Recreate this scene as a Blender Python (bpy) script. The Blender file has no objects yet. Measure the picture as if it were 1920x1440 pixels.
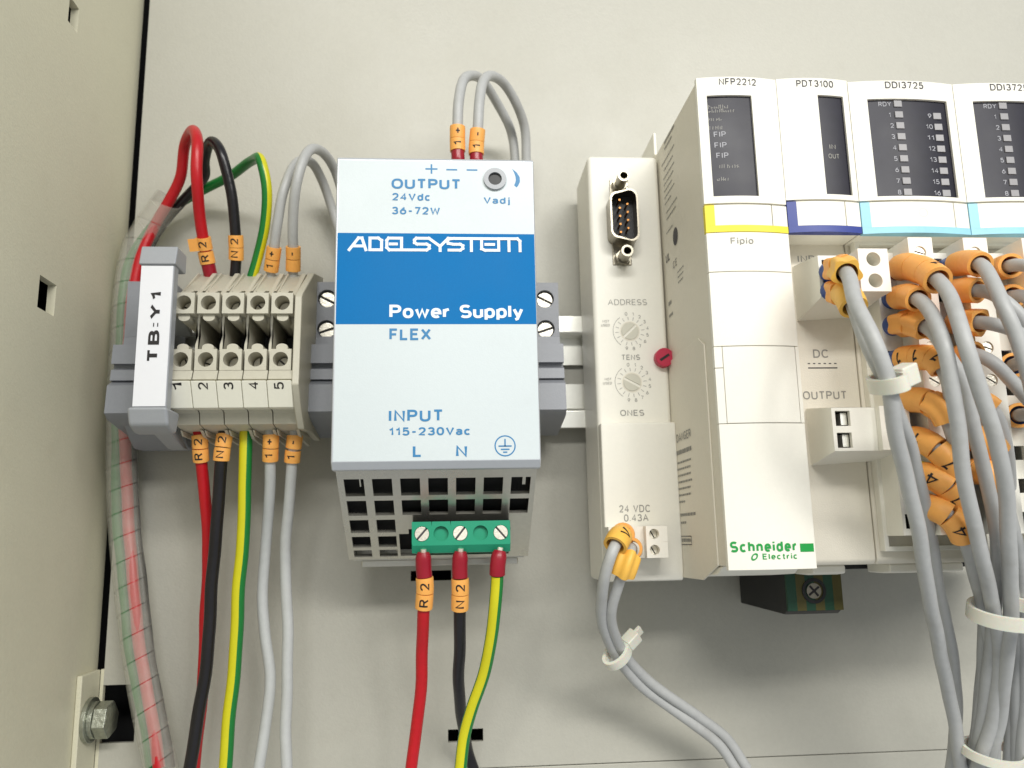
import bpy, bmesh, math, random
from mathutils import Vector, Matrix
random.seed(7)
sc = bpy.context.scene
COL = sc.collection
R_ = math.radians
MM = 0.001
# ---------------------------------------------------------------- camera
cam = bpy.data.cameras.new('camera'); camo = bpy.data.objects.new('camera', cam); COL.objects.link(camo)
rt = Vector((0.99722297,-0.07184111,-0.01962644)); up = Vector((0.00594487,-0.18590462,0.98254981)); bk = Vector((-0.07423611,-0.97993792,-0.18496127))
m = Matrix.Identity(4)
for i in range(3): m[i][0] = rt[i]; m[i][1] = up[i]; m[i][2] = bk[i]
m.translation = Vector((0, -0.262, 0)); camo.matrix_world = m
cam.sensor_width = 36; cam.lens = 1555/1920*36; cam.clip_start = 0.01; cam.clip_end = 20
cam.dof.use_dof = True; cam.dof.focus_distance = 0.207; cam.dof.aperture_fstop = 20
sc.camera = camo
# ---------------------------------------------------------------- room light
w = bpy.data.worlds.new('World'); sc.world = w; w.use_nodes = True
w.node_tree.nodes['Background'].inputs[0].default_value = (0.93, 0.97, 1.0, 1); w.node_tree.nodes['Background'].inputs[1].default_value = 0.40
def area(name, loc, tgt, sx, sy, power, col):
    l = bpy.data.lights.new(name, 'AREA'); l.shape = 'RECTANGLE'; l.size = sx; l.size_y = sy; l.energy = power; l.color = col
    o = bpy.data.objects.new(name, l); COL.objects.link(o); o.location = loc
    o.rotation_euler = (Vector(tgt)-Vector(loc)).to_track_quat('-Z', 'Y').to_euler(); return o
area('tube_and_fill_light', (0.05, -1.5, 0.85), (0, 0, 0.03), 1.2, 0.16, 17.5, (1.0, 0.985, 0.94))
area('tube_and_fill_light', (0.48, -0.85, 0.42), (0.05, 0, 0.03), 0.35, 0.35, 3.4, (1.0, 0.98, 0.93))  # added fill lamp, not a tube; brightens the right side and left wall
sc.view_settings.view_transform = 'Standard'; sc.view_settings.look = 'None'; sc.view_settings.exposure = 0.14; sc.view_settings.gamma = 1
# ---------------------------------------------------------------- materials
def srgb(r, g, b):
    f = lambda c: (c/255/12.92) if c/255 <= 0.04045 else ((c/255+0.055)/1.055)**2.4
    return (f(r), f(g), f(b), 1)
def mat(name, col, rough=0.45, metal=0.0, var=0.04, nscale=900, bump=0.0, bscale=2500, spec=0.5, trans=0.0, alpha=1.0, sss=0.0, dirt=0.0):
    mt = bpy.data.materials.new(name); mt.use_nodes = True; nt = mt.node_tree; b = nt.nodes['Principled BSDF']
    b.inputs['Roughness'].default_value = rough; b.inputs['Metallic'].default_value = metal
    b.inputs['Specular IOR Level'].default_value = spec; b.inputs['Alpha'].default_value = alpha
    if trans: b.inputs['Transmission Weight'].default_value = trans
    if sss: b.inputs['Subsurface Weight'].default_value = sss; b.inputs['Subsurface Scale'].default_value = 0.002
    tc = nt.nodes.new('ShaderNodeTexCoord'); ns = nt.nodes.new('ShaderNodeTexNoise'); ns.inputs['Scale'].default_value = nscale; ns.inputs['Detail'].default_value = 3
    nt.links.new(tc.outputs['Object'], ns.inputs['Vector'])
    n2 = nt.nodes.new('ShaderNodeTexNoise'); n2.inputs['Scale'].default_value = 35; n2.inputs['Detail'].default_value = 4
    nt.links.new(tc.outputs['Object'], n2.inputs['Vector'])
    mx = nt.nodes.new('ShaderNodeMath'); mx.operation = 'ADD'; nt.links.new(ns.outputs[0], mx.inputs[0]); nt.links.new(n2.outputs[0], mx.inputs[1])
    mr = nt.nodes.new('ShaderNodeMapRange'); mr.inputs[1].default_value = 0.6; mr.inputs[2].default_value = 1.4; mr.inputs[3].default_value = 1-var; mr.inputs[4].default_value = 1+var
    nt.links.new(mx.outputs[0], mr.inputs[0])
    mul = nt.nodes.new('ShaderNodeVectorMath'); mul.operation = 'SCALE'; mul.inputs[0].default_value = col[:3]; nt.links.new(mr.outputs[0], mul.inputs['Scale'])
    nt.links.new(mul.outputs[0], b.inputs['Base Color'])
    rr = nt.nodes.new('ShaderNodeMapRange'); rr.inputs[1].default_value = 0.3; rr.inputs[2].default_value = 0.7; rr.inputs[3].default_value = max(0.02, rough-0.06); rr.inputs[4].default_value = min(1, rough+0.08)
    nt.links.new(n2.outputs[0], rr.inputs[0]); nt.links.new(rr.outputs[0], b.inputs['Roughness'])
    if dirt:
        n3 = nt.nodes.new('ShaderNodeTexNoise'); n3.inputs['Scale'].default_value = 120; n3.inputs['Detail'].default_value = 6
        nt.links.new(tc.outputs['Object'], n3.inputs['Vector'])
        r3 = nt.nodes.new('ShaderNodeMapRange'); r3.inputs[1].default_value = 0.56; r3.inputs[2].default_value = 0.75; r3.inputs[3].default_value = 0; r3.inputs[4].default_value = dirt
        nt.links.new(n3.outputs[0], r3.inputs[0])
        mm = nt.nodes.new('ShaderNodeMix'); mm.data_type = 'RGBA'; nt.links.new(r3.outputs[0], mm.inputs[0]); nt.links.new(mul.outputs[0], mm.inputs[6]); mm.inputs[7].default_value = (col[0]*.55, col[1]*.5, col[2]*.42, 1)
        nt.links.new(mm.outputs[2], b.inputs['Base Color'])
    if bump:
        nb = nt.nodes.new('ShaderNodeTexNoise'); nb.inputs['Scale'].default_value = bscale; nb.inputs['Detail'].default_value = 2
        nt.links.new(tc.outputs['Object'], nb.inputs['Vector'])
        bp = nt.nodes.new('ShaderNodeBump'); bp.inputs['Strength'].default_value = bump; bp.inputs['Distance'].default_value = 0.0002
        nt.links.new(nb.outputs[0], bp.inputs['Height']); nt.links.new(bp.outputs[0], b.inputs['Normal'])
    return mt
M = {}
M['panel'] = mat('panel_paint', srgb(182,180,169), 0.42, var=0.04, dirt=0.05, bump=0.28, bscale=1500)
M['wall'] = mat('wall_paint', srgb(214,210,186), 0.5, var=0.04, dirt=0.06, bump=0.3, bscale=1500)
M['void'] = mat('dark_void', (0.008,0.008,0.008,1), 0.9)  # near-black colour standing for unlit space behind openings
M['beige'] = mat('beige_plastic', srgb(196,192,176), 0.42, var=0.04, bump=0.15, dirt=0.16)
M['beige2'] = mat('marker_plastic', srgb(236,234,220), 0.5, var=0.02)
M['clamp'] = mat('grey_clamp_plastic', srgb(138,141,148), 0.42, var=0.04, bump=0.2)
M['carrier'] = mat('grey_carrier_plastic', srgb(160,163,168), 0.4, var=0.03, bump=0.15)
M['tape'] = mat('white_tape', srgb(232,233,238), 0.35, var=0.01)
M['plc'] = mat('plc_plastic', srgb(240,237,226), 0.42, var=0.02, bump=0.12, bscale=3500)
M['plc2'] = mat('plc_plastic_grey', srgb(230,224,209), 0.5, var=0.025, bump=0.25, bscale=3000)
M['window'] = mat('smoked_window', srgb(25,24,38), 0.34, var=0.25, spec=0.3, nscale=400)
M['led'] = mat('led_lens', srgb(146,144,146), 0.35)
M['yellow'] = mat('yellow_band', srgb(235,218,48), 0.45)
M['navy'] = mat('navy_band', srgb(28,52,140), 0.4)
M['lblue'] = mat('light_blue_band', srgb(150,208,228), 0.45)
M['grey_print'] = mat('grey_print', srgb(150,148,142), 0.6)
M['dark_print'] = mat('dark_print', srgb(70,68,72), 0.6)
M['white_print'] = mat('white_print', srgb(164,164,170), 0.5)
M['black_print'] = mat('black_print', srgb(28,24,26), 0.6)
M['blue_print'] = mat('blue_print', srgb(44,124,176), 0.5)
M['white_ink'] = mat('white_ink', srgb(228,238,245), 0.45)
M['green_ink'] = mat('green_ink', srgb(10,150,62), 0.45)
M['psu_white'] = mat('white_enamel', srgb(206,215,218), 0.42, var=0.02, bump=0.1, dirt=0.05)
M['cover'] = mat('cover_metal', srgb(196,200,206), 0.35, 0.35, var=0.02)
M['psu_blue'] = mat('blue_enamel', srgb(0,112,178), 0.55, var=0.06, nscale=2500, spec=0.15)
M['metal'] = mat('galvanised_steel', srgb(206,203,192), 0.28, 0.85, var=0.06, bump=0.1, bscale=900)
M['rail'] = mat('zinc_rail', srgb(246,245,236), 0.3, 0.85, var=0.04)
M['chrome'] = mat('bright_screw', srgb(240,235,220), 0.36, 0.6, var=0.15, nscale=3000, bump=0.3, bscale=1800)
M['bolt'] = mat('galvanised_bolt', srgb(165,168,155), 0.38, 0.85, var=0.3, nscale=700, bump=0.8, bscale=900)
M['nickel'] = mat('nickel_shell', srgb(150,144,130), 0.3, 1.0, var=0.1)
M['gold'] = mat('gold_pin', srgb(150,105,60), 0.35, 1.0)
M['tgreen'] = mat('green_plug', srgb(22,148,112), 0.38, var=0.03)
M['red'] = mat('red_wire', srgb(190,14,28), 0.38, var=0.08, bump=0.3, bscale=700, dirt=0.2)
M['black'] = mat('black_wire', srgb(24,22,26), 0.34, var=0.25, bump=0.3, bscale=700)
M['grey'] = mat('grey_wire', srgb(178,179,178), 0.45, var=0.07, nscale=500, bump=0.35, bscale=600, dirt=0.25)
M['greyw'] = mat('pale_grey_wire', srgb(186,188,187), 0.45, var=0.07, nscale=500, bump=0.35, bscale=600, dirt=0.2)
M['gn'] = mat('green_wire', srgb(20,120,50), 0.36, var=0.05)
M['yw'] = mat('yellow_wire', srgb(208,202,28), 0.36, var=0.04)
M['orange'] = mat('orange_marker', srgb(246,174,88), 0.45, var=0.05, sss=0.1)
M['yorange'] = mat('yellow_marker', srgb(240,186,80), 0.45, var=0.05)
M['ymark'] = mat('bright_yellow_marker', srgb(225,205,40), 0.45)
M['ferr'] = mat('crimson_ferrule', srgb(150,20,40), 0.3, var=0.04)
M['ferb'] = mat('blue_ferrule', srgb(24,66,140), 0.35)
M['latch'] = mat('crimson_latch', srgb(186,30,66), 0.4)
M['nylon'] = mat('white_nylon', srgb(226,224,210), 0.35, var=0.02, sss=0.3)
M['blackp'] = mat('black_plastic_and_cavity', srgb(22,22,24), 0.5)  # real black parts, plus the painted dark of the block cavities
M['dgreen'] = mat('ground_green_shaded', srgb(8,62,40), 0.45)  # green darkened to carry the shade under the modules
M['dyel'] = mat('ground_yellow_shaded', srgb(74,68,18), 0.5)  # yellow darkened too, with the same shade in its colour
M['screwp'] = mat('dial_plastic', srgb(206,203,188), 0.45)
# clear spiral wrap
def clear():
    mt = bpy.data.materials.new('clear_wrap'); mt.use_nodes = True; nt = mt.node_tree; nt.nodes.clear()
    o = nt.nodes.new('ShaderNodeOutputMaterial'); t = nt.nodes.new('ShaderNodeBsdfTransparent'); d = nt.nodes.new('ShaderNodeBsdfPrincipled')
    d.inputs['Base Color'].default_value = srgb(214,212,200); d.inputs['Roughness'].default_value = 0.25
    x = nt.nodes.new('ShaderNodeMixShader'); n = nt.nodes.new('ShaderNodeTexNoise'); n.inputs['Scale'].default_value = 200
    tc = nt.nodes.new('ShaderNodeTexCoord'); nt.links.new(tc.outputs['Object'], n.inputs['Vector'])
    r = nt.nodes.new('ShaderNodeMapRange'); r.inputs[3].default_value = 0.15; r.inputs[4].default_value = 0.28; nt.links.new(n.outputs[0], r.inputs[0])
    nt.links.new(r.outputs[0], x.inputs[0]); nt.links.new(t.outputs[0], x.inputs[1]); nt.links.new(d.outputs[0], x.inputs[2]); nt.links.new(x.outputs[0], o.inputs[0])
    return mt
M['clear'] = clear()
# ---------------------------------------------------------------- helpers; every point is (x right, z up, d out from the panel) in mm
V = Vector
class MB:
    def __init__(s): s.v = []; s.f = []; s.m = []
    def add(s, vs, fs, m=0):
        n = len(s.v); s.v += [tuple(v) for v in vs]
        for f in fs: s.f.append([i+n for i in f]); s.m.append(m)
    def box(s, x0, x1, z0, z1, d0, d1, m=0):
        vs = [(x, z, d) for d in (d0, d1) for z in (z0, z1) for x in (x0, x1)]
        s.add(vs, [(0,2,3,1),(4,5,7,6),(0,1,5,4),(2,6,7,3),(0,4,6,2),(1,3,7,5)], m); return s
    def prism(s, prof, a0, a1, axis, m=0):
        n = len(prof)
        def mk(p, a): return {'x':(a,p[0],p[1]), 'z':(p[0],a,p[1]), 'd':(p[0],p[1],a)}[axis]
        vs = [mk(p, a0) for p in prof]+[mk(p, a1) for p in prof]
        fs = [tuple(range(n))[::-1], tuple(range(n, 2*n))]+[(i,(i+1)%n,(i+1)%n+n,i+n) for i in range(n)]
        s.add(vs, fs, m); return s
    def cyl(s, c, ax, r, h, n=20, r2=None, m=0, cap=True, cap2=True, mc=None):
        c = V(c); ax = V(ax).normalized(); u = ax.orthogonal().normalized(); w_ = ax.cross(u); r2 = r if r2 is None else r2
        vs = [c+(u*math.cos(2*math.pi*i/n)+w_*math.sin(2*math.pi*i/n))*r for i in range(n)]+[c+ax*h+(u*math.cos(2*math.pi*i/n)+w_*math.sin(2*math.pi*i/n))*r2 for i in range(n)]
        s.add(vs, [(i,(i+1)%n,(i+1)%n+n,i+n) for i in range(n)], m)
        if cap: s.add(vs[:n], [tuple(range(n))[::-1]], m)
        if cap2: s.add(vs[n:], [tuple(range(n))], m if mc is None else mc)
        return s
    def pipe(s, c, ax, ro, ri, h, n=20, m=0):
        c = V(c); ax = V(ax).normalized(); u = ax.orthogonal().normalized(); w_ = ax.cross(u)
        vs = []
        for (r, a) in ((ro,0),(ro,h),(ri,h),(ri,0)):
            vs += [c+ax*a+(u*math.cos(2*math.pi*i/n)+w_*math.sin(2*math.pi*i/n))*r for i in range(n)]
        fs = []
        for k in range(4):
            k2 = (k+1)%4
            fs += [(i+k*n,(i+1)%n+k*n,(i+1)%n+k2*n,i+k2*n) for i in range(n)]
        s.add(vs, fs, m); return s
    def bore(s, x0, x1, z0, z1, d, cx, cz, r, depth, n=20, m=0, mb=0):
        # a rectangular front face with a round blind hole
        ring = []; sq = []
        for i in range(n):
            a = 2*math.pi*(i+.5)/n; c, q = math.cos(a), math.sin(a); ring.append((cx+r*c, cz+r*q, d))
            tx = ((x1-cx) if c > 0 else (x0-cx))/c if abs(c) > 1e-9 else 1e9; tz = ((z1-cz) if q > 0 else (z0-cz))/q if abs(q) > 1e-9 else 1e9
            t = min(tx, tz); sq.append((cx+t*c, cz+t*q, d))
        vs = ring+sq; s.add(vs, [(i,(i+1)%n,(i+1)%n+n,i+n) for i in range(n)], m)
        for (X, Z) in ((x0,z0),(x1,z0),(x1,z1),(x0,z1)):
            # corner triangles
            best = sorted(range(n), key=lambda i: (sq[i][0]-X)**2+(sq[i][1]-Z)**2)[:2]
            s.add([sq[best[0]], sq[best[1]], (X, Z, d)], [(0,1,2)], m)
        vs = ring+[(p[0], p[1], d-depth) for p in ring]
        s.add(vs, [(i,(i+1)%n,(i+1)%n+n,i+n) for i in range(n)], m); s.add(vs[n:], [tuple(range(n))], mb); return s
    def grid(s, xs, zs, holes, d0, d1, mp=None, m=0):
        # a sheet with rectangular cut-outs; mp maps (u,v,w) to (x,z,d)
        xs = sorted(set([round(a,3) for a in xs]+[round(v,3) for h in holes for v in h[:2]])); zs = sorted(set([round(a,3) for a in zs]+[round(v,3) for h in holes for v in h[2:]]))
        inh = lambda a, b: any(h[0] < a < h[1] and h[2] < b < h[3] for h in holes)
        solid = [[not inh((xs[i]+xs[i+1])/2, (zs[j]+zs[j+1])/2) for j in range(len(zs)-1)] for i in range(len(xs)-1)]
        mp = mp or (lambda a, b, c: (a, b, c))
        idx = {}
        def vid(i, j, k):
            if (i,j,k) not in idx: idx[(i,j,k)] = len(s.v); s.v.append(tuple(mp(xs[i], zs[j], (d0,d1)[k])))
            return idx[(i,j,k)]
        def F(*a): s.f.append(list(a)); s.m.append(m)
        for i in range(len(xs)-1):
            for j in range(len(zs)-1):
                if not solid[i][j]: continue
                F(vid(i,j,1),vid(i+1,j,1),vid(i+1,j+1,1),vid(i,j+1,1)); F(vid(i,j,0),vid(i,j+1,0),vid(i+1,j+1,0),vid(i+1,j,0))
                if i == 0 or not solid[i-1][j]: F(vid(i,j,0),vid(i,j,1),vid(i,j+1,1),vid(i,j+1,0))
                if i == len(xs)-2 or not solid[i+1][j]: F(vid(i+1,j,0),vid(i+1,j+1,0),vid(i+1,j+1,1),vid(i+1,j,1))
                if j == 0 or not solid[i][j-1]: F(vid(i,j,0),vid(i+1,j,0),vid(i+1,j,1),vid(i,j,1))
                if j == len(zs)-2 or not solid[i][j+1]: F(vid(i,j+1,0),vid(i,j+1,1),vid(i+1,j+1,1),vid(i+1,j+1,0))
        return s
    def build(s, name, mats, parent=None, bevel=0.0, seg=2, smooth=35, fix=True):
        if not isinstance(mats, (list, tuple)): mats = [mats]
        loc = rootloc(parent) if parent else None
        if loc is None:
            n = len(s.v); lo = [min(v[k] for v in s.v) for k in range(3)]; hi = [max(v[k] for v in s.v) for k in range(3)]
            loc = V(((lo[0]+hi[0])/2, (lo[1]+hi[1])/2, lo[2]))
        me = bpy.data.meshes.new(name)
        me.from_pydata([((v[0]-loc[0])*MM, -(v[2]-loc[2])*MM, (v[1]-loc[1])*MM) for v in s.v], [], s.f)
        for mt in mats: me.materials.append(M[mt])
        me.polygons.foreach_set('material_index', s.m)
        if fix:
            bm = bmesh.new(); bm.from_mesh(me); bmesh.ops.remove_doubles(bm, verts=bm.verts, dist=1e-6); bmesh.ops.recalc_face_normals(bm, faces=bm.faces); bm.to_mesh(me); bm.free()
        for p in me.polygons: p.use_smooth = True
        me.set_sharp_from_angle(angle=R_(smooth))
        o = bpy.data.objects.new(name, me); COL.objects.link(o)
        if parent: o.parent = parent
        else: o.location = (loc[0]*MM, -loc[2]*MM, loc[1]*MM)
        if bevel:
            bv = o.modifiers.new('bevel', 'BEVEL'); bv.width = bevel*MM; bv.segments = seg; bv.limit_method = 'ANGLE'; bv.angle_limit = R_(40); bv.harden_normals = True
        return o
LOCS = {}
def rootloc(o):
    while o.parent: o = o.parent
    return LOCS.get(o.name) or V((o.location[0]/MM, o.location[2]/MM, -o.location[1]/MM))
def tag(o, label, cat, group=None):
    o['label'] = label; o['category'] = cat
    if group: o['group'] = group
    return o
def thing(name, loc, label, cat, group=None):
    o = bpy.data.objects.new(name, None); COL.objects.link(o); o.empty_display_size = 0.005
    o.location = (loc[0]*MM, -loc[2]*MM, loc[1]*MM); LOCS[o.name] = V(loc); return tag(o, label, cat, group)
def struct(o): o['kind'] = 'structure'; return o
def one(mb, name, mats, label, cat, group=None, **k): return tag(mb.build(name, mats, None, **k), label, cat, group)
# --- text
# --- a plain grotesque drawn with pen strokes (cap height 1)
def _e(cx, cy, rx, ry, a0, a1, n=9, p=2.35):
    o = []
    for k in range(n+1):
        a = R_(a0+(a1-a0)*k/n); c, s = math.cos(a), math.sin(a)
        o.append((cx+rx*math.copysign(abs(c)**(2/p), c), cy+ry*math.copysign(abs(s)**(2/p), s)))
    return o
def _round(w, y0, y1): return [_e(w/2, (y0+y1)/2, w/2, (y1-y0)/2, 90, 450, 28)]
XH = 0.70
GL = {
'0': (.56, _round(.56,0,1)), '1': (.30, [[(0,.74),(.2,.84),(.27,1),(.27,0)]]),
'2': (.54, [_e(.27,.71,.26,.29,170,-20,10)+[(.42,.44),(.02,.0),(.54,0)]]),
'3': (.54, [_e(.27,.75,.24,.25,160,-90,10)+_e(.27,.26,.27,.26,90,-160,12)[1:]]),
'4': (.56, [[(.42,0),(.42,1),(0,.3),(.58,.3)]]),
'5': (.54, [[(.5,1),(.09,1),(.04,.53)]+_e(.26,.32,.27,.32,135,-155,13)]),
'6': (.55, [[(.42,1),(.17,.68)]+_e(.275,.31,.27,.31,165,525,22)]),
'7': (.52, [[(0,1),(.52,1),(.2,0)]]),
'8': (.55, [_e(.275,.76,.23,.24,90,450,20),_e(.275,.27,.27,.27,90,450,20)]),
'9': (.55, [[(.13,0),(.38,.32)]+_e(.275,.69,.27,.31,-15,345,22)]),
'A': (.70, [[(0,0),(.35,1),(.70,0)],[(.12,.34),(.58,.34)]]), 'C': (.66, [_e(.35,.5,.35,.5,42,318,20)]),
'D': (.64, [[(0,0),(0,1),(.26,1)]+_e(.26,.5,.38,.5,90,-90,14)[1:]+[(0,0)]]), 'E': (.52, [[(.52,1),(0,1),(0,0),(.54,0)],[(0,.52),(.46,.52)]]),
'F': (.50, [[(.50,1),(0,1),(0,0)],[(0,.5),(.44,.5)]]), 'G': (.68, [_e(.35,.5,.35,.5,42,318,20)+[(.66,.45),(.38,.45)]]),
'I': (.06, [[(.03,0),(.03,1)]]), 'L': (.48, [[(0,1),(0,0),(.48,0)]]), 'N': (.60, [[(0,0),(0,1),(.6,0),(.6,1)]]), 'O': (.72, _round(.72,0,1)),
'P': (.55, [[(0,0),(0,1),(.3,1)]+_e(.3,.74,.25,.26,90,-90,10)[1:]+[(0,.48)]]), 'R': (.58, [[(0,0),(0,1),(.3,1)]+_e(.3,.75,.25,.25,90,-90,10)[1:]+[(0,.5)],[(.33,.5),(.58,0)]]),
'S': (.58, [_e(.29,.74,.27,.26,35,270,12)+_e(.29,.25,.29,.25,90,-145,12)[1:]]), 'T': (.58, [[(0,1),(.58,1)],[(.29,1),(.29,0)]]),
'U': (.60, [[(0,1)]+_e(.3,.3,.3,.3,180,360,12)+[(.6,1)]]), 'V': (.64, [[(0,1),(.32,0),(.64,1)]]), 'W': (.92, [[(0,1),(.22,0),(.46,.9),(.70,0),(.92,1)]]),
'X': (.62, [[(0,0),(.6,1)],[(0,1),(.62,0)]]), 'Y': (.64, [[(0,1),(.32,.45),(.64,1)],[(.32,.45),(.32,0)]]), 'B': (.58, [[(0,.52),(.32,.52)]+_e(.32,.76,.22,.24,-90,90,8)[1:]+[(0,1),(0,0),(.32,0)]+_e(.32,.26,.26,.26,-90,90,8)[1:]]),
'a': (.46, [[(.03,XH-.12)]+_e(.22,XH-.2,.22,.2,140,0,9)+[(.44,.08),(.5,0)],_e(.2,.19,.2,.19,30,390,18)]), 'c': (.44, [_e(.24,XH/2,.24,XH/2,48,312,16)]), 'd': (.47, [_e(.23,XH/2,.23,XH/2,90,450,20),[(.47,1.02),(.47,-.02)]]),
'e': (.47, [[(0,XH*.5),(.47,XH*.5)]+_e(.235,XH/2,.235,XH/2,0,310,16)[1:]]), 'i': (.0, [[(0,0),(0,XH)],[(0,.86),(0,1.03)]]), 'j': (.12, [[(0,-.24),(.12,-.2),(.12,XH)],[(.12,.86),(.12,1.03)]]),
'h': (.44, [[(0,0),(0,1.02)],[(0,.4)]+_e(.22,XH-.23,.22,.23,160,0,8)+[(.44,0)]]), 'n': (.44, [[(0,0),(0,XH)],[(0,.4)]+_e(.22,XH-.23,.22,.23,160,0,8)+[(.44,0)]]),
'l': (.0, [[(0,0),(0,1.02)]]), 'o': (.48, [_e(.24,XH/2,.24,XH/2,90,450,20)]), 'p': (.47, [[(0,-.26),(0,XH)],_e(.235,XH/2,.235,XH/2,90,450,20)]),
'r': (.28, [[(0,0),(0,XH)],[(0,.4),(.08,.62),(.28,XH)]]), 't': (.28, [[(.13,.96),(.13,.1),(.2,0),(.3,0)],[(0,XH),(.28,XH)]]), 'u': (.44, [[(0,XH)]+_e(.22,.24,.22,.24,180,360,10)+[(.44,XH)],[(.44,.3),(.44,0)]]),
'w': (.72, [[(0,XH),(.18,0),(.36,XH*.95),(.54,0),(.72,XH)]]), 'y': (.48, [[(0,XH),(.24,.02)],[(.48,XH),(.2,-.18),(.06,-.25)]]),
'+': (.56, [[(0,.45),(.56,.45)],[(.28,.17),(.28,.73)]]), '-': (.34, [[(0,.42),(.34,.42)]]), '.': (.0, [[(0,0),(0,.09)]]), ':': (.0, [[(0,.08),(0,.2)],[(0,.55),(0,.67)]]), ' ': (.2, [])}
def ribbon(pts, wd):
    q = [V((p[0], p[1])) for p in pts]; q = [p for i, p in enumerate(q) if i == 0 or (p-q[i-1]).length > 1e-4]
    closed = (q[0]-q[-1]).length < 1e-3 and len(q) > 3
    if closed: q = q[:-1]
    n = len(q); vs = []; fs = []
    for i, p in enumerate(q):
        a = (p-q[i-1]).normalized() if (closed or i > 0) else None; b = (q[(i+1)%n]-p).normalized() if (closed or i < n-1) else None
        if a is None: a = b; 
        if b is None: b = a
        n1 = V((-a.y, a.x)); n2 = V((-b.y, b.x)); mt = (n1+n2)
        mt = mt.normalized() if mt.length > 1e-3 else n1
        k = min(1/max(0.35, mt.dot(n1)), 1.45)*wd/2
        off = V((0,0))
        if not closed and i == 0: off = -b*wd*0.0
        vs += [tuple(p+mt*k+off), tuple(p-mt*k+off)]
    m_ = n if closed else n-1
    for i in range(m_): j = (i+1)%n; fs.append([2*i, 2*i+1, 2*j+1, 2*j])
    return vs, fs
TC = {}
def glyphs(s, bold=0.0, sp=1.0):
    key = (s, bold, sp)
    if key in TC: return TC[key]
    wt = 0.15+bold*3.4; x = 0; vs = []; fs = []; k = 0
    for ch in s:
        adv, pl = GL.get(ch, GL['-']); x += wt/2
        for p in pl:
            # keep the pen inside the cap height
            pp = [(a+x, min(max(b, -0.3+0), 1.05)*(1-wt)+wt/2) for a, b in p]; v_, f_ = ribbon(pp, wt); n = len(vs)
            vs += [(a, b, k*0.004+q*0.0005) for q, (a, b) in enumerate(v_)]; fs += [[i+n for i in f] for f in f_]; k += 1
        x += adv+wt/2+0.17*sp
    TC[key] = (vs, fs); return TC[key]
CAP = 1.0
def text(s, a, b, cap, m, parent, name='printed_text', n=(0,0,1), bold=0.0, sp=1.0, lift=0.07, fn=None, mid=False):
    """text from point a to point b (baseline), cap height in mm, on a face with normal n; fn bends (x,z,d) afterwards"""
    a = V(a); b = V(b); vs, fs = glyphs(s, bold, sp)
    x0 = min(v[0] for v in vs); x1 = max(v[0] for v in vs)
    r = (b-a); wd = r.length; r.normalize(); n = V(n); u = n.cross(r).normalized(); sx = wd/(x1-x0); sy = cap/CAP
    mb = MB(); pts = []
    for v in vs:
        p = a+r*((v[0]-x0)*sx)+u*(v[1]*sy)+n*lift; p = V(fn(p)) if fn else p
        pts.append(tuple(p+n*v[2]))
    mb.add(pts, fs); o = mb.build(name, m, parent, fix=False); return o
def textw(s, cx, cz, d, cap, m, parent, width=None, **k):
    vs, fs = glyphs(s, k.get('bold', 0), k.get('sp', 1.0)); wd = width or (max(v[0] for v in vs)-min(v[0] for v in vs))*cap/CAP
    return text(s, (cx-wd/2, cz-cap/2, d), (cx+wd/2, cz-cap/2, d), cap, m, parent, **k)
def strokes(mb, polys, wd, d, m=0, closed=False):
    # flat pen strokes with square joints
    for p in polys:
        for i in range(len(p)-1):
            a, b = V(p[i]), V(p[i+1]); t = (b-a).normalized(); q = V((-t.y, t.x))*wd/2; a2 = a-t*wd/2; b2 = b+t*wd/2; dd = d+0.002*i
            mb.add([(a2.x+q.x,a2.y+q.y,dd),(a2.x-q.x,a2.y-q.y,dd),(b2.x-q.x,b2.y-q.y,dd),(b2.x+q.x,b2.y+q.y,dd)], [(0,1,2,3)], m)
# --- paths
def smooth_path(pts, step=1.2):
    pts = [V(p) for p in pts]; P_ = [pts[0]*2-pts[1]]+pts+[pts[-1]*2-pts[-2]]; out = []
    for i in range(1, len(P_)-2):
        p0, p1, p2, p3 = P_[i-1:i+3]; n = max(2, int((p2-p1).length/step))
        # centripetal Catmull-Rom
        t0 = 0; t1 = t0+max(1e-4,(p1-p0).length)**.5; t2 = t1+max(1e-4,(p2-p1).length)**.5; t3 = t2+max(1e-4,(p3-p2).length)**.5
        for k in range(n):
            t = t1+(t2-t1)*k/n
            A1 = p0*((t1-t)/(t1-t0))+p1*((t-t0)/(t1-t0)); A2 = p1*((t2-t)/(t2-t1))+p2*((t-t1)/(t2-t1)); A3 = p2*((t3-t)/(t3-t2))+p3*((t-t2)/(t3-t2))
            B1 = A1*((t2-t)/(t2-t0))+A2*((t-t0)/(t2-t0)); B2 = A2*((t3-t)/(t3-t1))+A3*((t-t1)/(t3-t1))
            out.append(B1*((t2-t)/(t2-t1))+B2*((t-t1)/(t2-t1)))
    out.append(pts[-1]); return out
def frames(path, ref=(0,0,1)):
    T = []
    for i in range(len(path)):
        a = path[max(0,i-1)]; b = path[min(len(path)-1,i+1)]; T.append((b-a).normalized())
    u = V(ref); u = (u-T[0]*u.dot(T[0]));
    if u.length < 0.05: u = T[0].orthogonal()
    u.normalize(); U = [u]
    for i in range(1, len(path)):
        u = U[-1]-T[i]*U[-1].dot(T[i]); u.normalize(); U.append(u)
    return T, U
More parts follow.
